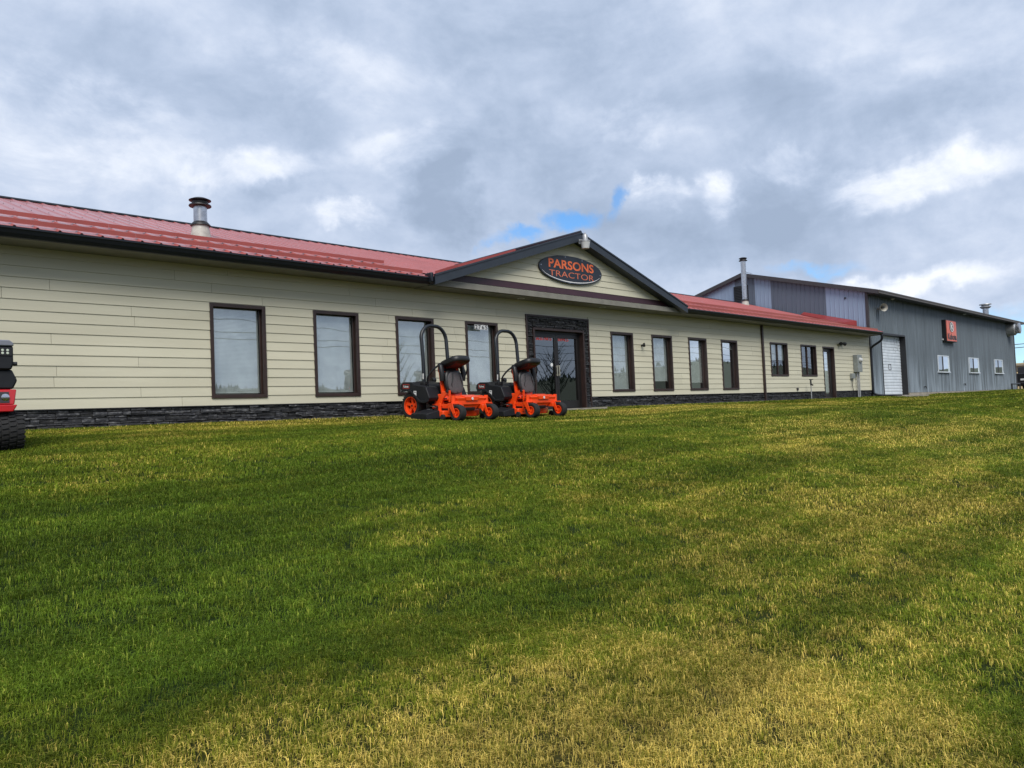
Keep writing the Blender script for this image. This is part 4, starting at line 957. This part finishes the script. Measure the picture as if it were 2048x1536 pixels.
def make_mower(name, label, loc, heading):
    t = thing(name, label, 'riding mower', loc, heading, 'zero-turn mowers in front of the shop')
    O, Pk, Bk = M['orange'], M['plastic'], M['black']
    # drive wheels
    for s_ in (-1, 1):
        y = s_*.435
        w = wheel(-.06, y, .292, .235, 0, t, s_); w.location.z = .292; w.name = 'rear_tyre'
        q = MB(); yo = s_*.118
        # rim: deep dish ring with six spokes
        q.lathe([(.178, yo*.95), (.192, yo), (.192, yo*.80), (.182, yo*.78), (.168, yo*.2), (.160, -yo*.6)], (0, 0, 0), 'y', 32, cap=False)
        q.lathe([(0, yo*.55), (.062, yo*.55), (.066, yo*.2), (0, yo*.2)], (0, 0, 0), 'y', 20)
        for k in range(5):
            a = 2*math.pi*k/5+.4; c_, s2 = math.cos(a), math.sin(a)
            def pp(r_, d, yy): return (r_*c_-d*s2, yy, r_*s2+d*c_)
            q.hexa([pp(.05, -.030, yo*.15), pp(.175, -.042, yo*.15), pp(.175, .030, yo*.15), pp(.05, .022, yo*.15), pp(.05, -.030, yo*.42), pp(.175, -.042, yo*.55), pp(.175, .030, yo*.55), pp(.05, .022, yo*.42)])
        q.obj('rim', O, w, smooth=True, ang=35)
        q = MB(); q.lathe([(.172, yo*.0), (0, yo*.0)], (0, 0, 0), 'y', 24); q.lathe([(0, yo*.62), (.022, yo*.62), (.024, yo*.5)], (0, 0, 0), 'y', 12); q.obj('hub', Bk, w)
        # fender: moulded body over the wheel, skirt curves round the tyre
        y0, y1 = (s_*.24, s_*.57)
        prof = [(-.33, .60), (-.37, .66), (-.35, .75), (-.25, .80), (.0, .795), (.08, .74), (.36, .71), (.45, .69), (.56, .47), (.53, .41), (.40, .385), (.26, .40), (.14, .50), (.0, .595), (-.14, .625)]
        q = MB(); q.prism(prof, 'y', y0, y1); fd = q.obj('fender', Pk, t, bevel=.014)
        q = MB(); q.prism([(.12, .49), (.27, .365), (.42, .355), (.54, .375), (.57, .42), (.53, .425), (.40, .405), (.28, .415), (.15, .52), (.0, .62), (-.14, .65), (-.30, .62), (-.31, .58), (-.14, .605), (-.0, .575)], 'y', s_*.575, s_*.60); q.obj('fender_lip', Pk, fd, bevel=.008)
        ys = s_*.5995
        q = MB(); ya = s_*.5715
        q.add([(.07, ya, .50), (.16, ya, .50), (.16, ya, .61), (.07, ya, .61)], [(0, 1, 2, 3)]); dec = q.obj('sticker', M['sticker'], fd)
        q = MB(); q.box(.085, .145, min(ya, ya+s_*.001), max(ya, ya+s_*.001), .575, .59); q.box(.09, .105, min(ya, ya+s_*.001), max(ya, ya+s_*.001), .51, .525); q.box(.12, .14, min(ya, ya+s_*.001), max(ya, ya+s_*.001), .51, .53); q.obj('sticker_print', Bk, fd)
        q = MB()
        for (a, b_, c, d) in ((-.27, -.07, .745, .752), (-.27, -.264, .665, .745), (-.27, -.07, .658, .665), (-.076, -.07, .665, .745)): q.box(a, b_, min(ya, ya+s_*.002), max(ya, ya+s_*.002), c, d)
        q.obj('decal_outline', M['letred'], fd)
        tx = text('Kubota', -.25, -.09, .68, .73, 0, M['sticker'], 'lettering', fd, bold=.02, depth=0)
        for v in tx.data.vertices: v.co.y = ya-.0 + s_*.003
        if s_ > 0:
            for v in tx.data.vertices: v.co.x = -.34-v.co.x
        else: pass
    # hydraulic hoses, cables and springs between fender and deck
    q = MB()
    for k in range(5): q.tube(smooth_path([(.16+.05*k, -.22-.02*k, .50), (.24+.05*k, -.31, .36-.02*k), (.40+.04*k, -.30-.02*k, .30), (.52+.03*k, -.26, .24)], 4), .009, 6)
    q.obj('hoses', Bk, t, smooth=True)
    q = MB(); q.tube([(.14, -.345, .30), (.55, -.350, .27)], .012, 8); q.obj('link_rod', M['galv'], t, smooth=True)
    q = MB(); q.box(.10, .22, -.335, -.24, .24, .40); q.obj('hydro_drive', M['galv'], t, bevel=.01)
    # engine cover behind
    q = MB(); q.prism([(-.50, .46), (-.54, .56), (-.50, .74), (-.40, .80), (-.12, .82), (.10, .74), (.10, .46)], 'y', -.23, .23); q.obj('engine_cover', Pk, t, bevel=.04)
    q = MB(); q.tube([(-.45, -.27, .50), (-.45, .27, .50)], .05, 12); q.box(-.56, -.50, -.30, .30, .38, .44); q.obj('rear_bumper', Bk, t, bevel=.01)
    q = MB(); q.box(-.30, .15, -.24, .24, .22, .46); q.obj('engine_block', Bk, t, bevel=.02)
    # roll bar
    hw = .365; tz = 2.02; rr = .30; pts = [(.04, -hw, .68)]+[(.04, -hw, .9), (.01, -hw, 1.3), (-.04, -hw, tz-rr)]
    for k in range(1, 13):
        a = math.pi/2*k/12; pts.append((-.045-.03*math.sin(a), -hw+rr-rr*math.cos(a), tz-rr+rr*math.sin(a)))
    pts2 = [(p[0], -p[1], p[2]) for p in pts][::-1]
    q = MB(); q.tube(pts+pts2, .041, 14); rb = q.obj('roll_bar', M['tube'], t, smooth=True)
    q = MB()
    for s_ in (-1, 1): q.box(-.03, .11, s_*hw-.05, s_*hw+.05, .68, .80); q.tube([(-.02, s_*hw, .76), (.12, s_*hw, .76)], .018, 8)
    q.obj('roll_bar_foot', Bk, rb, bevel=.008)
    q = MB(); q.box(.04, .07, -hw-.0405, -hw-.036, .86, .98); q.obj('roll_bar_label', M['sticker'], rb)
    # steering levers
    for s_ in (-1, 1):
        q = MB(); q.tube(smooth_path([(.16, s_*.36, .60), (.17, s_*.37, .76), (.20, s_*.40, .90), (.30, s_*.35, 1.05), (.42, s_*.26, 1.17)] if s_ < 0 else [(.16, s_*.36, .60), (.25, s_*.40, .80), (.42, s_*.46, .92), (.52, s_*.46, 1.05), (.52, s_*.45, 1.18)]), .021, 10); q.obj('steering_lever', M['tube'], t, smooth=True)
    n_seat0 = len(t.children)
    # orange seat plate standing up, hinge at the front
    q = MB(); sp_ = [(.50, .50), (.53, .50), (.43, 1.13), (.40, 1.13)]; q.prism([(.50, .50), (.535, .50), (.425, 1.13), (.385, 1.14)], 'y', -.29, -.262); q.prism([(.50, .50), (.535, .50), (.425, 1.13), (.385, 1.14)], 'y', .262, .29); q.prism([(.515, .50), (.53, .50), (.42, 1.13), (.405, 1.13)], 'y', -.262, .262); q.obj('seat_plate', O, t, bevel=.004)
    # cushion (facing forward) with piping and dark inserts
    def pad(cx, cy, cz, sx, sy, sz, ry, p=3.2, nu=24, nv=16):
        q = MB(); mt = Matrix.Rotation(ry, 3, 'Y')
        V_ = []
        for j in range(nv+1):
            ph = -math.pi/2+math.pi*j/nv
            for i in range(nu):
                th = 2*math.pi*i/nu
                se = lambda v, e_: math.copysign(abs(v)**e_, v)
                v = Vector((sx*se(math.cos(ph), 2/p)*se(math.cos(th), 2/p), sy*se(math.cos(ph), 2/p)*se(math.sin(th), 2/p), sz*se(math.sin(ph), 2/p)))
                v = mt @ v; V_.append((v.x+cx, v.y+cy, v.z+cz))
        q.add(V_, [(j*nu+i, j*nu+(i+1) % nu, (j+1)*nu+(i+1) % nu, (j+1)*nu+i) for j in range(nv) for i in range(nu)])
        return q
    seat = pad(.565, 0, .80, .075, .262, .265, R(-10), 3.0).obj('seat_cushion', M['vinyl'], t, smooth=True, ang=180)
    pad(.622, 0, .78, .045, .222, .235, R(-10), 2.8).obj('seat_centre', M['greyseat'], seat, smooth=True, ang=180)
    q = MB()
    for s_ in (-1, 1): q.tube(smooth_path([(.640, s_*.10, 1.0), (.668, s_*.12, .86), (.670, s_*.155, .74), (.672, s_*.10, .63)]), .009, 6)
    q.obj('seat_piping', M['vinyl'], seat, smooth=True)
    pad(.655, 0, .615, .03, .062, .055, R(-10), 3).obj('seat_insert', M['vinyl'], seat, smooth=True, ang=180)
    # backrest lies forward over the cushion
    br = pad(.735, 0, 1.215, .300, .262, .092, R(-17), 3.4).obj('backrest', M['vinyl'], t, smooth=True, ang=180)
    pad(.50, 0, 1.08, .085, .255, .13, R(10), 2.6).obj('backrest_hinge', M['vinyl'], br, smooth=True, ang=180)
    q = MB(); q.hexa([(.62, -.17, 1.075), (.93, -.15, 1.165), (.93, .15, 1.165), (.62, .17, 1.075), (.60, -.20, 1.14), (.95, -.19, 1.24), (.95, .19, 1.24), (.60, .20, 1.14)]); q.obj('backrest_underside', M['darkred'], br, bevel=.02)
    for s_ in (-1, 1):
        q = MB(); q.tube([(.56, s_*.285, 1.16), (.63, s_*.310, 1.12), (.675, s_*.320, .98), (.67, s_*.315, .82)], [.045, .058, .056, .045], 14); q.obj('armrest', M['vinyl'], t, smooth=True)
    for ch in t.children[n_seat0:]: ch.location.x += .13
    # body under the seat: orange console with openings
    q = MB(); q.prism([(.42, .30), (.46, .53), (.58, .545), (.66, .52), (.70, .33), (.70, .28)], 'y', -.30, .30); fr = q.obj('seat_base', O, t, bevel=.012)
    q = MB(); q.box(.675, .690, -.26, -.18, .36, .46); q.box(.675, .692, -.12, .06, .36, .47); q.obj('console_slots', Bk, fr)
    q = MB(); q.box(.683, .695, -.10, .03, .385, .44); q.obj('warning_label', M['sticker'], fr)
    q = MB(); q.prism([(.40, .24), (.40, .33), (1.28, .33), (1.28, .24)], 'y', -.34, -.28); q.prism([(.40, .24), (.40, .33), (1.28, .33), (1.28, .24)], 'y', .28, .34); q.obj('frame_rail', O, t, bevel=.006)
    # floor pan rising to the nose
    q = MB(); q.hexa([(.66, -.30, .40), (1.12, -.38, .44), (1.12, .38, .44), (.66, .30, .40), (.66, -.30, .42), (1.12, -.40, .47), (1.12, .40, .47), (.66, .30, .42)]); q.obj('foot_pan', O, t, bevel=.006)
    q = MB(); q.hexa([(1.08, -.36, .27), (1.16, -.18, .225), (1.16, .18, .225), (1.08, .36, .27), (1.08, -.47, .52), (1.24, -.45, .47), (1.24, .45, .47), (1.08, .47, .52)])
    nose = q.obj('nose_panel', O, t, bevel=.010)
    q = MB(); q.hexa([(1.205, -.17, .42), (1.25, -.17, .41), (1.25, .17, .41), (1.205, .17, .42), (1.09, -.21, .530), (1.255, -.20, .49), (1.255, .20, .49), (1.09, .21, .530)]); q.obj('badge_plate', O, nose, bevel=.006)
    q = MB(); q.lathe([(0, .006), (.028, .006), (.030, 0)], (1.258, 0, .452), 'x', 18); q.obj('badge', M['sticker'], nose)
    q = MB(); q.hexa([(1.12, -.19, .20), (1.175, -.15, .20), (1.175, .15, .20), (1.12, .19, .20), (1.12, -.22, .27), (1.195, -.15, .27), (1.195, .15, .27), (1.12, .22, .27)]); q.obj('nose_recess', Bk, nose, bevel=.004)
    # front axle, posts, forks, casters
    q = MB(); q.box(1.14, 1.22, -.50, .50, .33, .41); q.obj('front_axle', O, t, bevel=.006)
    for s_ in (-1, 1):
        y = s_*.485; q = MB(); q.tube([(1.18, y, .31), (1.18, y, .52)], .045, 14); q.obj('caster_post', O, t, smooth=True)
        q = MB(); cxw = 1.33
        q.box(1.12, 1.27, y-.10, y+.10, .345, .365)
        for k in (-1, 1): q.hexa([(1.13, y+k*.100-.006, .36), (1.25, y+k*.100-.006, .36), (1.25, y+k*.100+.006, .36), (1.13, y+k*.100+.006, .36), (1.13, y+k*.100-.006, .362), (1.25, y+k*.100-.006, .362), (1.25, y+k*.100+.006, .362), (1.13, y+k*.100+.006, .362)])
        for k in (-1, 1):
            yy = y+k*.103; q.hexa([(cxw-.035, yy-.007, .13), (cxw+.025, yy-.007, .13), (cxw+.025, yy+.007, .13), (cxw-.035, yy+.007, .13), (1.13, yy-.007, .355), (1.26, yy-.007, .355), (1.26, yy+.007, .355), (1.13, yy+.007, .355)])
            q.tube([(cxw, yy+k*.008, .17), (cxw, yy+k*.022, .17)], .02, 8)
        q.obj('caster_fork', O, t, bevel=.003)
        w = wheel(cxw, y, .168, .165, 0, t, s_, True); w.location.z = .168; w.name = 'caster_tyre'
        q = MB(); q.lathe([(.0, -.055), (.030, -.055), (.034, -.035), (.070, -.030), (.084, -.074), (.096, -.074), (.098, -.060), (.098, .060), (.096, .074), (.084, .074), (.070, .030), (.034, .035), (.030, .055), (0, .055)], (0, 0, 0), 'y', 24); q.obj('rim', O, w, smooth=True)
    # height linkage: the bowed orange arm on the near side
    for s_ in (-1,):
        q = MB(); arcp = [(.62, s_*.36, .36), (.66, s_*.37, .46), (.74, s_*.38, .545), (.84, s_*.385, .575)]
        a_in = [(.70, .20), (.71, .34), (.76, .45), (.84, .52), (.96, .555)]; a_out = [(.60, .20), (.61, .36), (.66, .50), (.76, .60), (.94, .625)]
        q.prism(a_in+a_out[::-1], 'y', s_*.34, s_*.375); q.obj('lift_arm', O, t, bevel=.004)
        q = MB(); q.tube([(.93, s_*.39, .60), (.93, s_*.44, .60)], .028, 10); q.tube([(.93, s_*.40, .60), (.93, s_*.40, .66)], .015, 8); q.obj('lift_knob', Bk, t)
    q = MB(); q.box(.72, .78, -.47, -.43, .10, .36); q.box(1.00, 1.03, -.46, -.42, .14, .34); q.box(.70, 1.05, -.46, -.43, .30, .34); q.obj('deck_hanger', O, t, bevel=.004)
    q = MB(); q.box(.96, .99, -.40, -.37, .38, .62); q.obj('brake_pedal', O, t)
    # cutting deck
    q = MB(); q.prism([(.42, -.52), (.42, .50), (.60, .58), (.90, .58), (1.06, .30), (1.08, -.18), (.96, -.56), (.60, -.58)], 'z', .075, .205); dk = q.obj('mower_deck', O, t, bevel=.012)
    q = MB(); q.prism([(.50, -.38), (.50, .38), (.92, .38), (.92, -.38)], 'z', .21, .25); q.lathe([(.13, .25), (.13, .29), (0, .29)], (.62, -.25, 0), 'z', 18); q.lathe([(.13, .25), (.13, .29), (0, .29)], (.72, .22, 0), 'z', 18); q.obj('deck_belt_cover', Bk, dk)
    # discharge chute
    q = MB(); q.hexa([(.36, -.50, .05), (.88, -.56, .05), (.80, -.86, .03), (.30, -.86, .03), (.38, -.52, .225), (.86, -.56, .215), (.80, -.86, .145), (.32, -.86, .145)]); q.obj('discharge_chute', Pk, t, bevel=.01)
    for (x, y) in ((1.02, -.62), (1.04, .52)):
        q = MB(); q.lathe([(0, -.03), (.055, -.03), (.062, -.02), (.062, .02), (.055, .03), (0, .03)], (x, y, .075), 'y', 18); q.obj('anti_scalp_wheel', M['rubber'], t, smooth=True)
    # belt buckle and strap hanging
    q = MB(); q.tube(smooth_path([(.50, .30, .66), (.58, .34, .72), (.60, .33, .82), (.56, .30, .90)]), .008, 6); q.obj('belt_stalk', M['steel'], t, smooth=True)
    q = MB(); q.tube([(.50, .33, .58), (.53, .35, .66)], .022, 8); q.obj('lever_grip', mat_y, t, smooth=True)
    q = MB(); q.prism([(.20, .56), (.30, .80), (.44, .76), (.48, .56)], 'y', .30, .56); q.obj('battery_cover', Pk, t, bevel=.03)
    q = MB(); q.tube([(-.30, .30, .84), (-.30, .38, .86)], .06, 16); q.tube([(.18, .22, .72), (.18, .30, .80)], .05, 12); q.obj('fuel_cap', Bk, t, smooth=True)
    t.rotation_euler = (0, R(3.0), heading)
    return t
mat_y = mat('amber_grip', (.45, .22, .04), .6)
make_mower('riding_mower', 'left of two orange and black mowers, parked in front of the numbered window', (9.94, -1.03, gz(10, -1.0).item()-.02), R(-85))
make_mower('riding_mower', 'right of two orange and black mowers, parked before the glass entrance doors', (12.11, -1.03, gz(12.2, -1.0).item()-.02), R(-86))

#TRACTOR  (only its left flank reaches into the frame)
t = thing('red_tractor', 'red and black compact tractor with chunky tyre cut off by the left edge', 'tractor', (1.245, -3.30, gz(1.25, -3.4).item()+.005), R(-90))
for s_ in (-1, 1):
    for (wx, wr, ww) in ((0, .245, .30), (-1.25, .27, .32)):
        q = MB(); h = ww/2
        q.lathe([(wr*.55, -h*.8), (wr*.75, -h*.97), (wr*.92, -h*.93), (wr*.94, -h*.75), (wr*.94, h*.75), (wr*.92, h*.93), (wr*.75, h*.97), (wr*.55, h*.8)], (0, 0, 0), 'y', 36, cap=False)
        for k in range(24):
            for rowi, (ya, yb, sh) in enumerate(((-1, -.66, 0), (-.56, -.14, .5), (-.04, .38, 0), (.48, 1, .5))):
                a0 = 2*math.pi*(k+sh)/24; pts = []
                for rr in (wr*.92, wr*1.0):
                    for (yy, da) in ((ya*h, 0), (yb*h, .04), (yb*h, .17), (ya*h, .13)):
                        r3 = rr*(.965 if abs(yy) > .9*h else 1); pts.append((r3*math.cos(a0+da), yy, r3*math.sin(a0+da)))
                q.hexa(pts)
        ty = q.obj('tyre', M['rubber'], t, smooth=True, ang=35, loc=(wx, s_*.545, wr))
        q = MB(); q.lathe([(0, -h*.6), (wr*.5, -h*.6), (wr*.56, -h*.8), (wr*.56, h*.8), (wr*.5, h*.6), (0, h*.6)], (0, 0, 0), 'y', 24); q.obj('rim', M['red'], ty, smooth=True)
q = MB(); q.prism([(-1.6, .26), (.10, .26), (.14, .38), (.10, .50), (-1.6, .60)], 'y', -.38, .38); q.obj('chassis', M['black'], t, bevel=.03)
q = MB(); q.prism([(-.58, .480), (-.625, .565), (.625, .565), (.58, .480)], 'x', -.02, .20); q.obj('bumper', M['red'], t, bevel=.012)
q = MB(); q.hexa([(-.2, -.60, .567), (.16, -.60, .567), (.16, .60, .567), (-.2, .60, .567), (-.2, -.63, .75), (.12, -.63, .75), (.12, .63, .75), (-.2, .63, .75)]); rp = q.obj('front_panel', M['red'], t, bevel=.012)
q = MB(); q.hexa([(.13, -.55, .59), (.163, -.55, .59), (.163, .55, .59), (.13, .55, .59), (.10, -.55, .72), (.130, -.55, .72), (.130, .55, .72), (.10, .55, .72)]); q.obj('grille_recess', M['black'], rp)
for s_ in (-1, 1):
    q = MB(); q.lathe([(.036, 0), (.042, .010), (.025, .016), (0, .016)], (.150, s_*.51, .655), 'x', 18); q.obj('headlight', M['chrome'], rp, smooth=True)
q = MB(); q.prism([(-.60, .755), (-.645, .86), (-.59, .99), (.59, .99), (.645, .86), (.60, .755)], 'x', -.5, .10); q.obj('engine_body', M['plastic'], t, bevel=.02)
q = MB(); q.prism([(-.58, .985), (-.60, 1.05), (-.60, 1.27), (.60, 1.27), (.60, 1.05), (.58, .985)], 'x', -.7, .14); hd = q.obj('hood', M['plastic'], t, bevel=.02)
q = MB(); q.prism([(-.603, 1.268), (-.600, 1.305), (-.56, 1.34), (.56, 1.34), (.600, 1.305), (.603, 1.268)], 'x', -.72, .155); q.obj('hood_top', M['grey'], hd, bevel=.012)
for s_ in (-1, 1):
    q = MB(); q.box(.138, .150, min(s_*.22, s_*.585), max(s_*.22, s_*.585), 1.15, 1.25); hp = q.obj('lamp_panel', M['black'], hd, bevel=.004)
    for ky in (.49, .54):
        for kz in (1.182, 1.217):
            q = MB(); q.lathe([(0, .005), (.013, .004), (.015, 0)], (.151, s_*ky, kz), 'x', 12); q.obj('lamp', M['led'], hp)
    q = MB(); q.tube([(.08, s_*.59, 1.06), (.08, s_*.645, 1.06)], .025, 10); q.obj('hood_latch', M['black'], hd, smooth=True)
#END TRACTOR

# ------------------------------------------------------------------ grass blades
def tuft(nb, rad, h, seed, wid):
    r_ = np.random.default_rng(seed); V_ = []; F_ = []; T_ = []
    for i in range(nb):
        a = r_.uniform(0, 6.28); d = rad*math.sqrt(r_.uniform(0, 1)); x, y = d*math.cos(a), d*math.sin(a)
        la = r_.uniform(0, 6.28); ln = r_.uniform(.3, 1.7); hh_ = h*r_.uniform(.45, 1.0); w = wid*r_.uniform(.7, 1.2)
        dx, dy = math.cos(la), math.sin(la); px, py = -dy*w/2, dx*w/2
        m1 = (x+dx*ln*hh_*.30, y+dy*ln*hh_*.30, hh_*.62); m2 = (x+dx*ln*hh_*.95, y+dy*ln*hh_*.95, hh_*(1.0-.25*min(ln, 1.3)))
        o = len(V_); V_ += [(x-px, y-py, -.01), (x+px, y+py, -.01), (m1[0]+px*.85, m1[1]+py*.85, m1[2]), (m1[0]-px*.85, m1[1]-py*.85, m1[2]), m2]
        F_ += [(o, o+1, o+2, o+3), (o+3, o+2, o+4)]; T_ += [r_.uniform(0, 1)]*5
    me = bpy.data.meshes.new('grass_tuft'); me.from_pydata(V_, [], F_); me.materials.append(M['blade'])
    at = me.attributes.new('tone', 'FLOAT', 'POINT'); at.data.foreach_set('value', T_)
    return bpy.data.objects.new('grass_tuft', me)
tufts = [tuft(34, .055, .036, 11, .0026), tuft(34, .055, .043, 12, .0024), tuft(32, .055, .031, 13, .0028)]
tuftm = [tuft(34, .075, .037, 15, .0038), tuft(34, .075, .043, 16, .0034)]
tuftf = [tuft(32, .10, .042, 21, .0055), tuft(32, .10, .048, 22, .0050)]
tuftg = [tuft(30, .14, .042, 25, .0080), tuft(30, .14, .046, 26, .0074)]
tuftx = [tuft(28, .20, .044, 31, .012), tuft(28, .20, .050, 32, .011)]
def scatter(rmin, rmax, dens, srcs, seed, ybound=-.15):
    r_ = np.random.default_rng(seed); a0, a1 = YAW-R(39), YAW+R(39)
    n = int((a1-a0)/2*(rmax**2-rmin**2)*dens); rr_ = np.sqrt(r_.uniform(rmin**2, rmax**2, n)); aa = r_.uniform(a0, a1, n)
    X = rr_*np.cos(aa); Y = -CD+rr_*np.sin(aa)
    ok = (Y < ybound) & (X > -6) & ~((X > 14.2) & (X < 16.4) & (Y > -.70)) & ~((X > 38.5) & (X < 43.2) & (Y > -1.25)) & ~((X > 43) & (Y > -.42-.15*np.sin(X*2.0))) & (X < 125)
    X, Y = X[ok], Y[ok]; keep = np.ones(len(X), bool)
    # thin, bare spots
    X, Y = X[keep], Y[keep]; Z = gz(X, Y)
    idx = r_.integers(0, len(srcs), len(X))
    return X, Y, Z, idx, r_
def grass_object(parts):
    V_ = []; sc = []; ro = []; ii = []
    base = 0; allsrc = []
    for (X, Y, Z, idx, r_), srcs, smin, smax in parts:
        V_ += list(zip(X.tolist(), Y.tolist(), Z.tolist()))
        near_wall = np.clip((-Y)/1.2, .0, 1)
        sc += (r_.uniform(smin, smax, len(X))*(1.25-.25*near_wall)).tolist(); ro += r_.uniform(0, 6.28, len(X)).tolist(); ii += (idx+base).tolist(); base += len(srcs); allsrc += srcs
    me = bpy.data.meshes.new('grass'); me.from_pydata(V_, [], [])
    for nm, ty, dat in (('sc', 'FLOAT', sc), ('ro', 'FLOAT', ro), ('ii', 'INT', ii)):
        at = me.attributes.new(nm, ty, 'POINT'); at.data.foreach_set('value', dat)
    o = bpy.data.objects.new('grass', me); COL.objects.link(o)
    ng = bpy.data.node_groups.new('grass', 'GeometryNodeTree')
    ng.interface.new_socket('Geometry', in_out='INPUT', socket_type='NodeSocketGeometry'); ng.interface.new_socket('Geometry', in_out='OUTPUT', socket_type='NodeSocketGeometry')
    gi = ng.nodes.new('NodeGroupInput'); go = ng.nodes.new('NodeGroupOutput'); join = ng.nodes.new('GeometryNodeJoinGeometry')
    def na(nm, ty):
        x = ng.nodes.new('GeometryNodeInputNamedAttribute'); x.data_type = ty; x.inputs[0].default_value = nm; return x.outputs[0]
    for k, src in enumerate(allsrc):
        oi = ng.nodes.new('GeometryNodeObjectInfo'); oi.inputs['Object'].default_value = src; oi.inputs['As Instance'].default_value = True
        ip = ng.nodes.new('GeometryNodeInstanceOnPoints'); cm = ng.nodes.new('FunctionNodeCompare'); cm.data_type = 'INT'; cm.operation = 'EQUAL'
        ng.links.new(na('ii', 'INT'), cm.inputs[2]); cm.inputs[3].default_value = k
        ng.links.new(gi.outputs[0], ip.inputs['Points']); ng.links.new(cm.outputs[0], ip.inputs['Selection']); ng.links.new(oi.outputs['Geometry'], ip.inputs['Instance'])
        cx = ng.nodes.new('ShaderNodeCombineXYZ'); ng.links.new(na('ro', 'FLOAT'), cx.inputs[2]); ng.links.new(cx.outputs[0], ip.inputs['Rotation'])
        ng.links.new(na('sc', 'FLOAT'), ip.inputs['Scale']); ng.links.new(ip.outputs[0], join.inputs[0])
    ng.links.new(join.outputs[0], go.inputs[0])
    md = o.modifiers.new('grass', 'NODES'); md.node_group = ng
    return o
g = grass_object([(scatter(1.2, 4.2, 760, tufts, 1), tufts, .75, 1.15), (scatter(3.7, 8.0, 420, tuftm, 5), tuftm, .75, 1.15), (scatter(7.2, 15, 250, tuftf, 2), tuftf, .75, 1.15), (scatter(14, 26, 130, tuftg, 6), tuftg, .8, 1.15), (scatter(25, 40, 70, tuftx, 3), tuftx, .8, 1.15), (scatter(38, 90, 22, tuftx, 4), tuftx, 1.2, 1.7)])
tag(g, 'mown green and straw coloured lawn grass', 'grass'); g['kind'] = 'stuff'
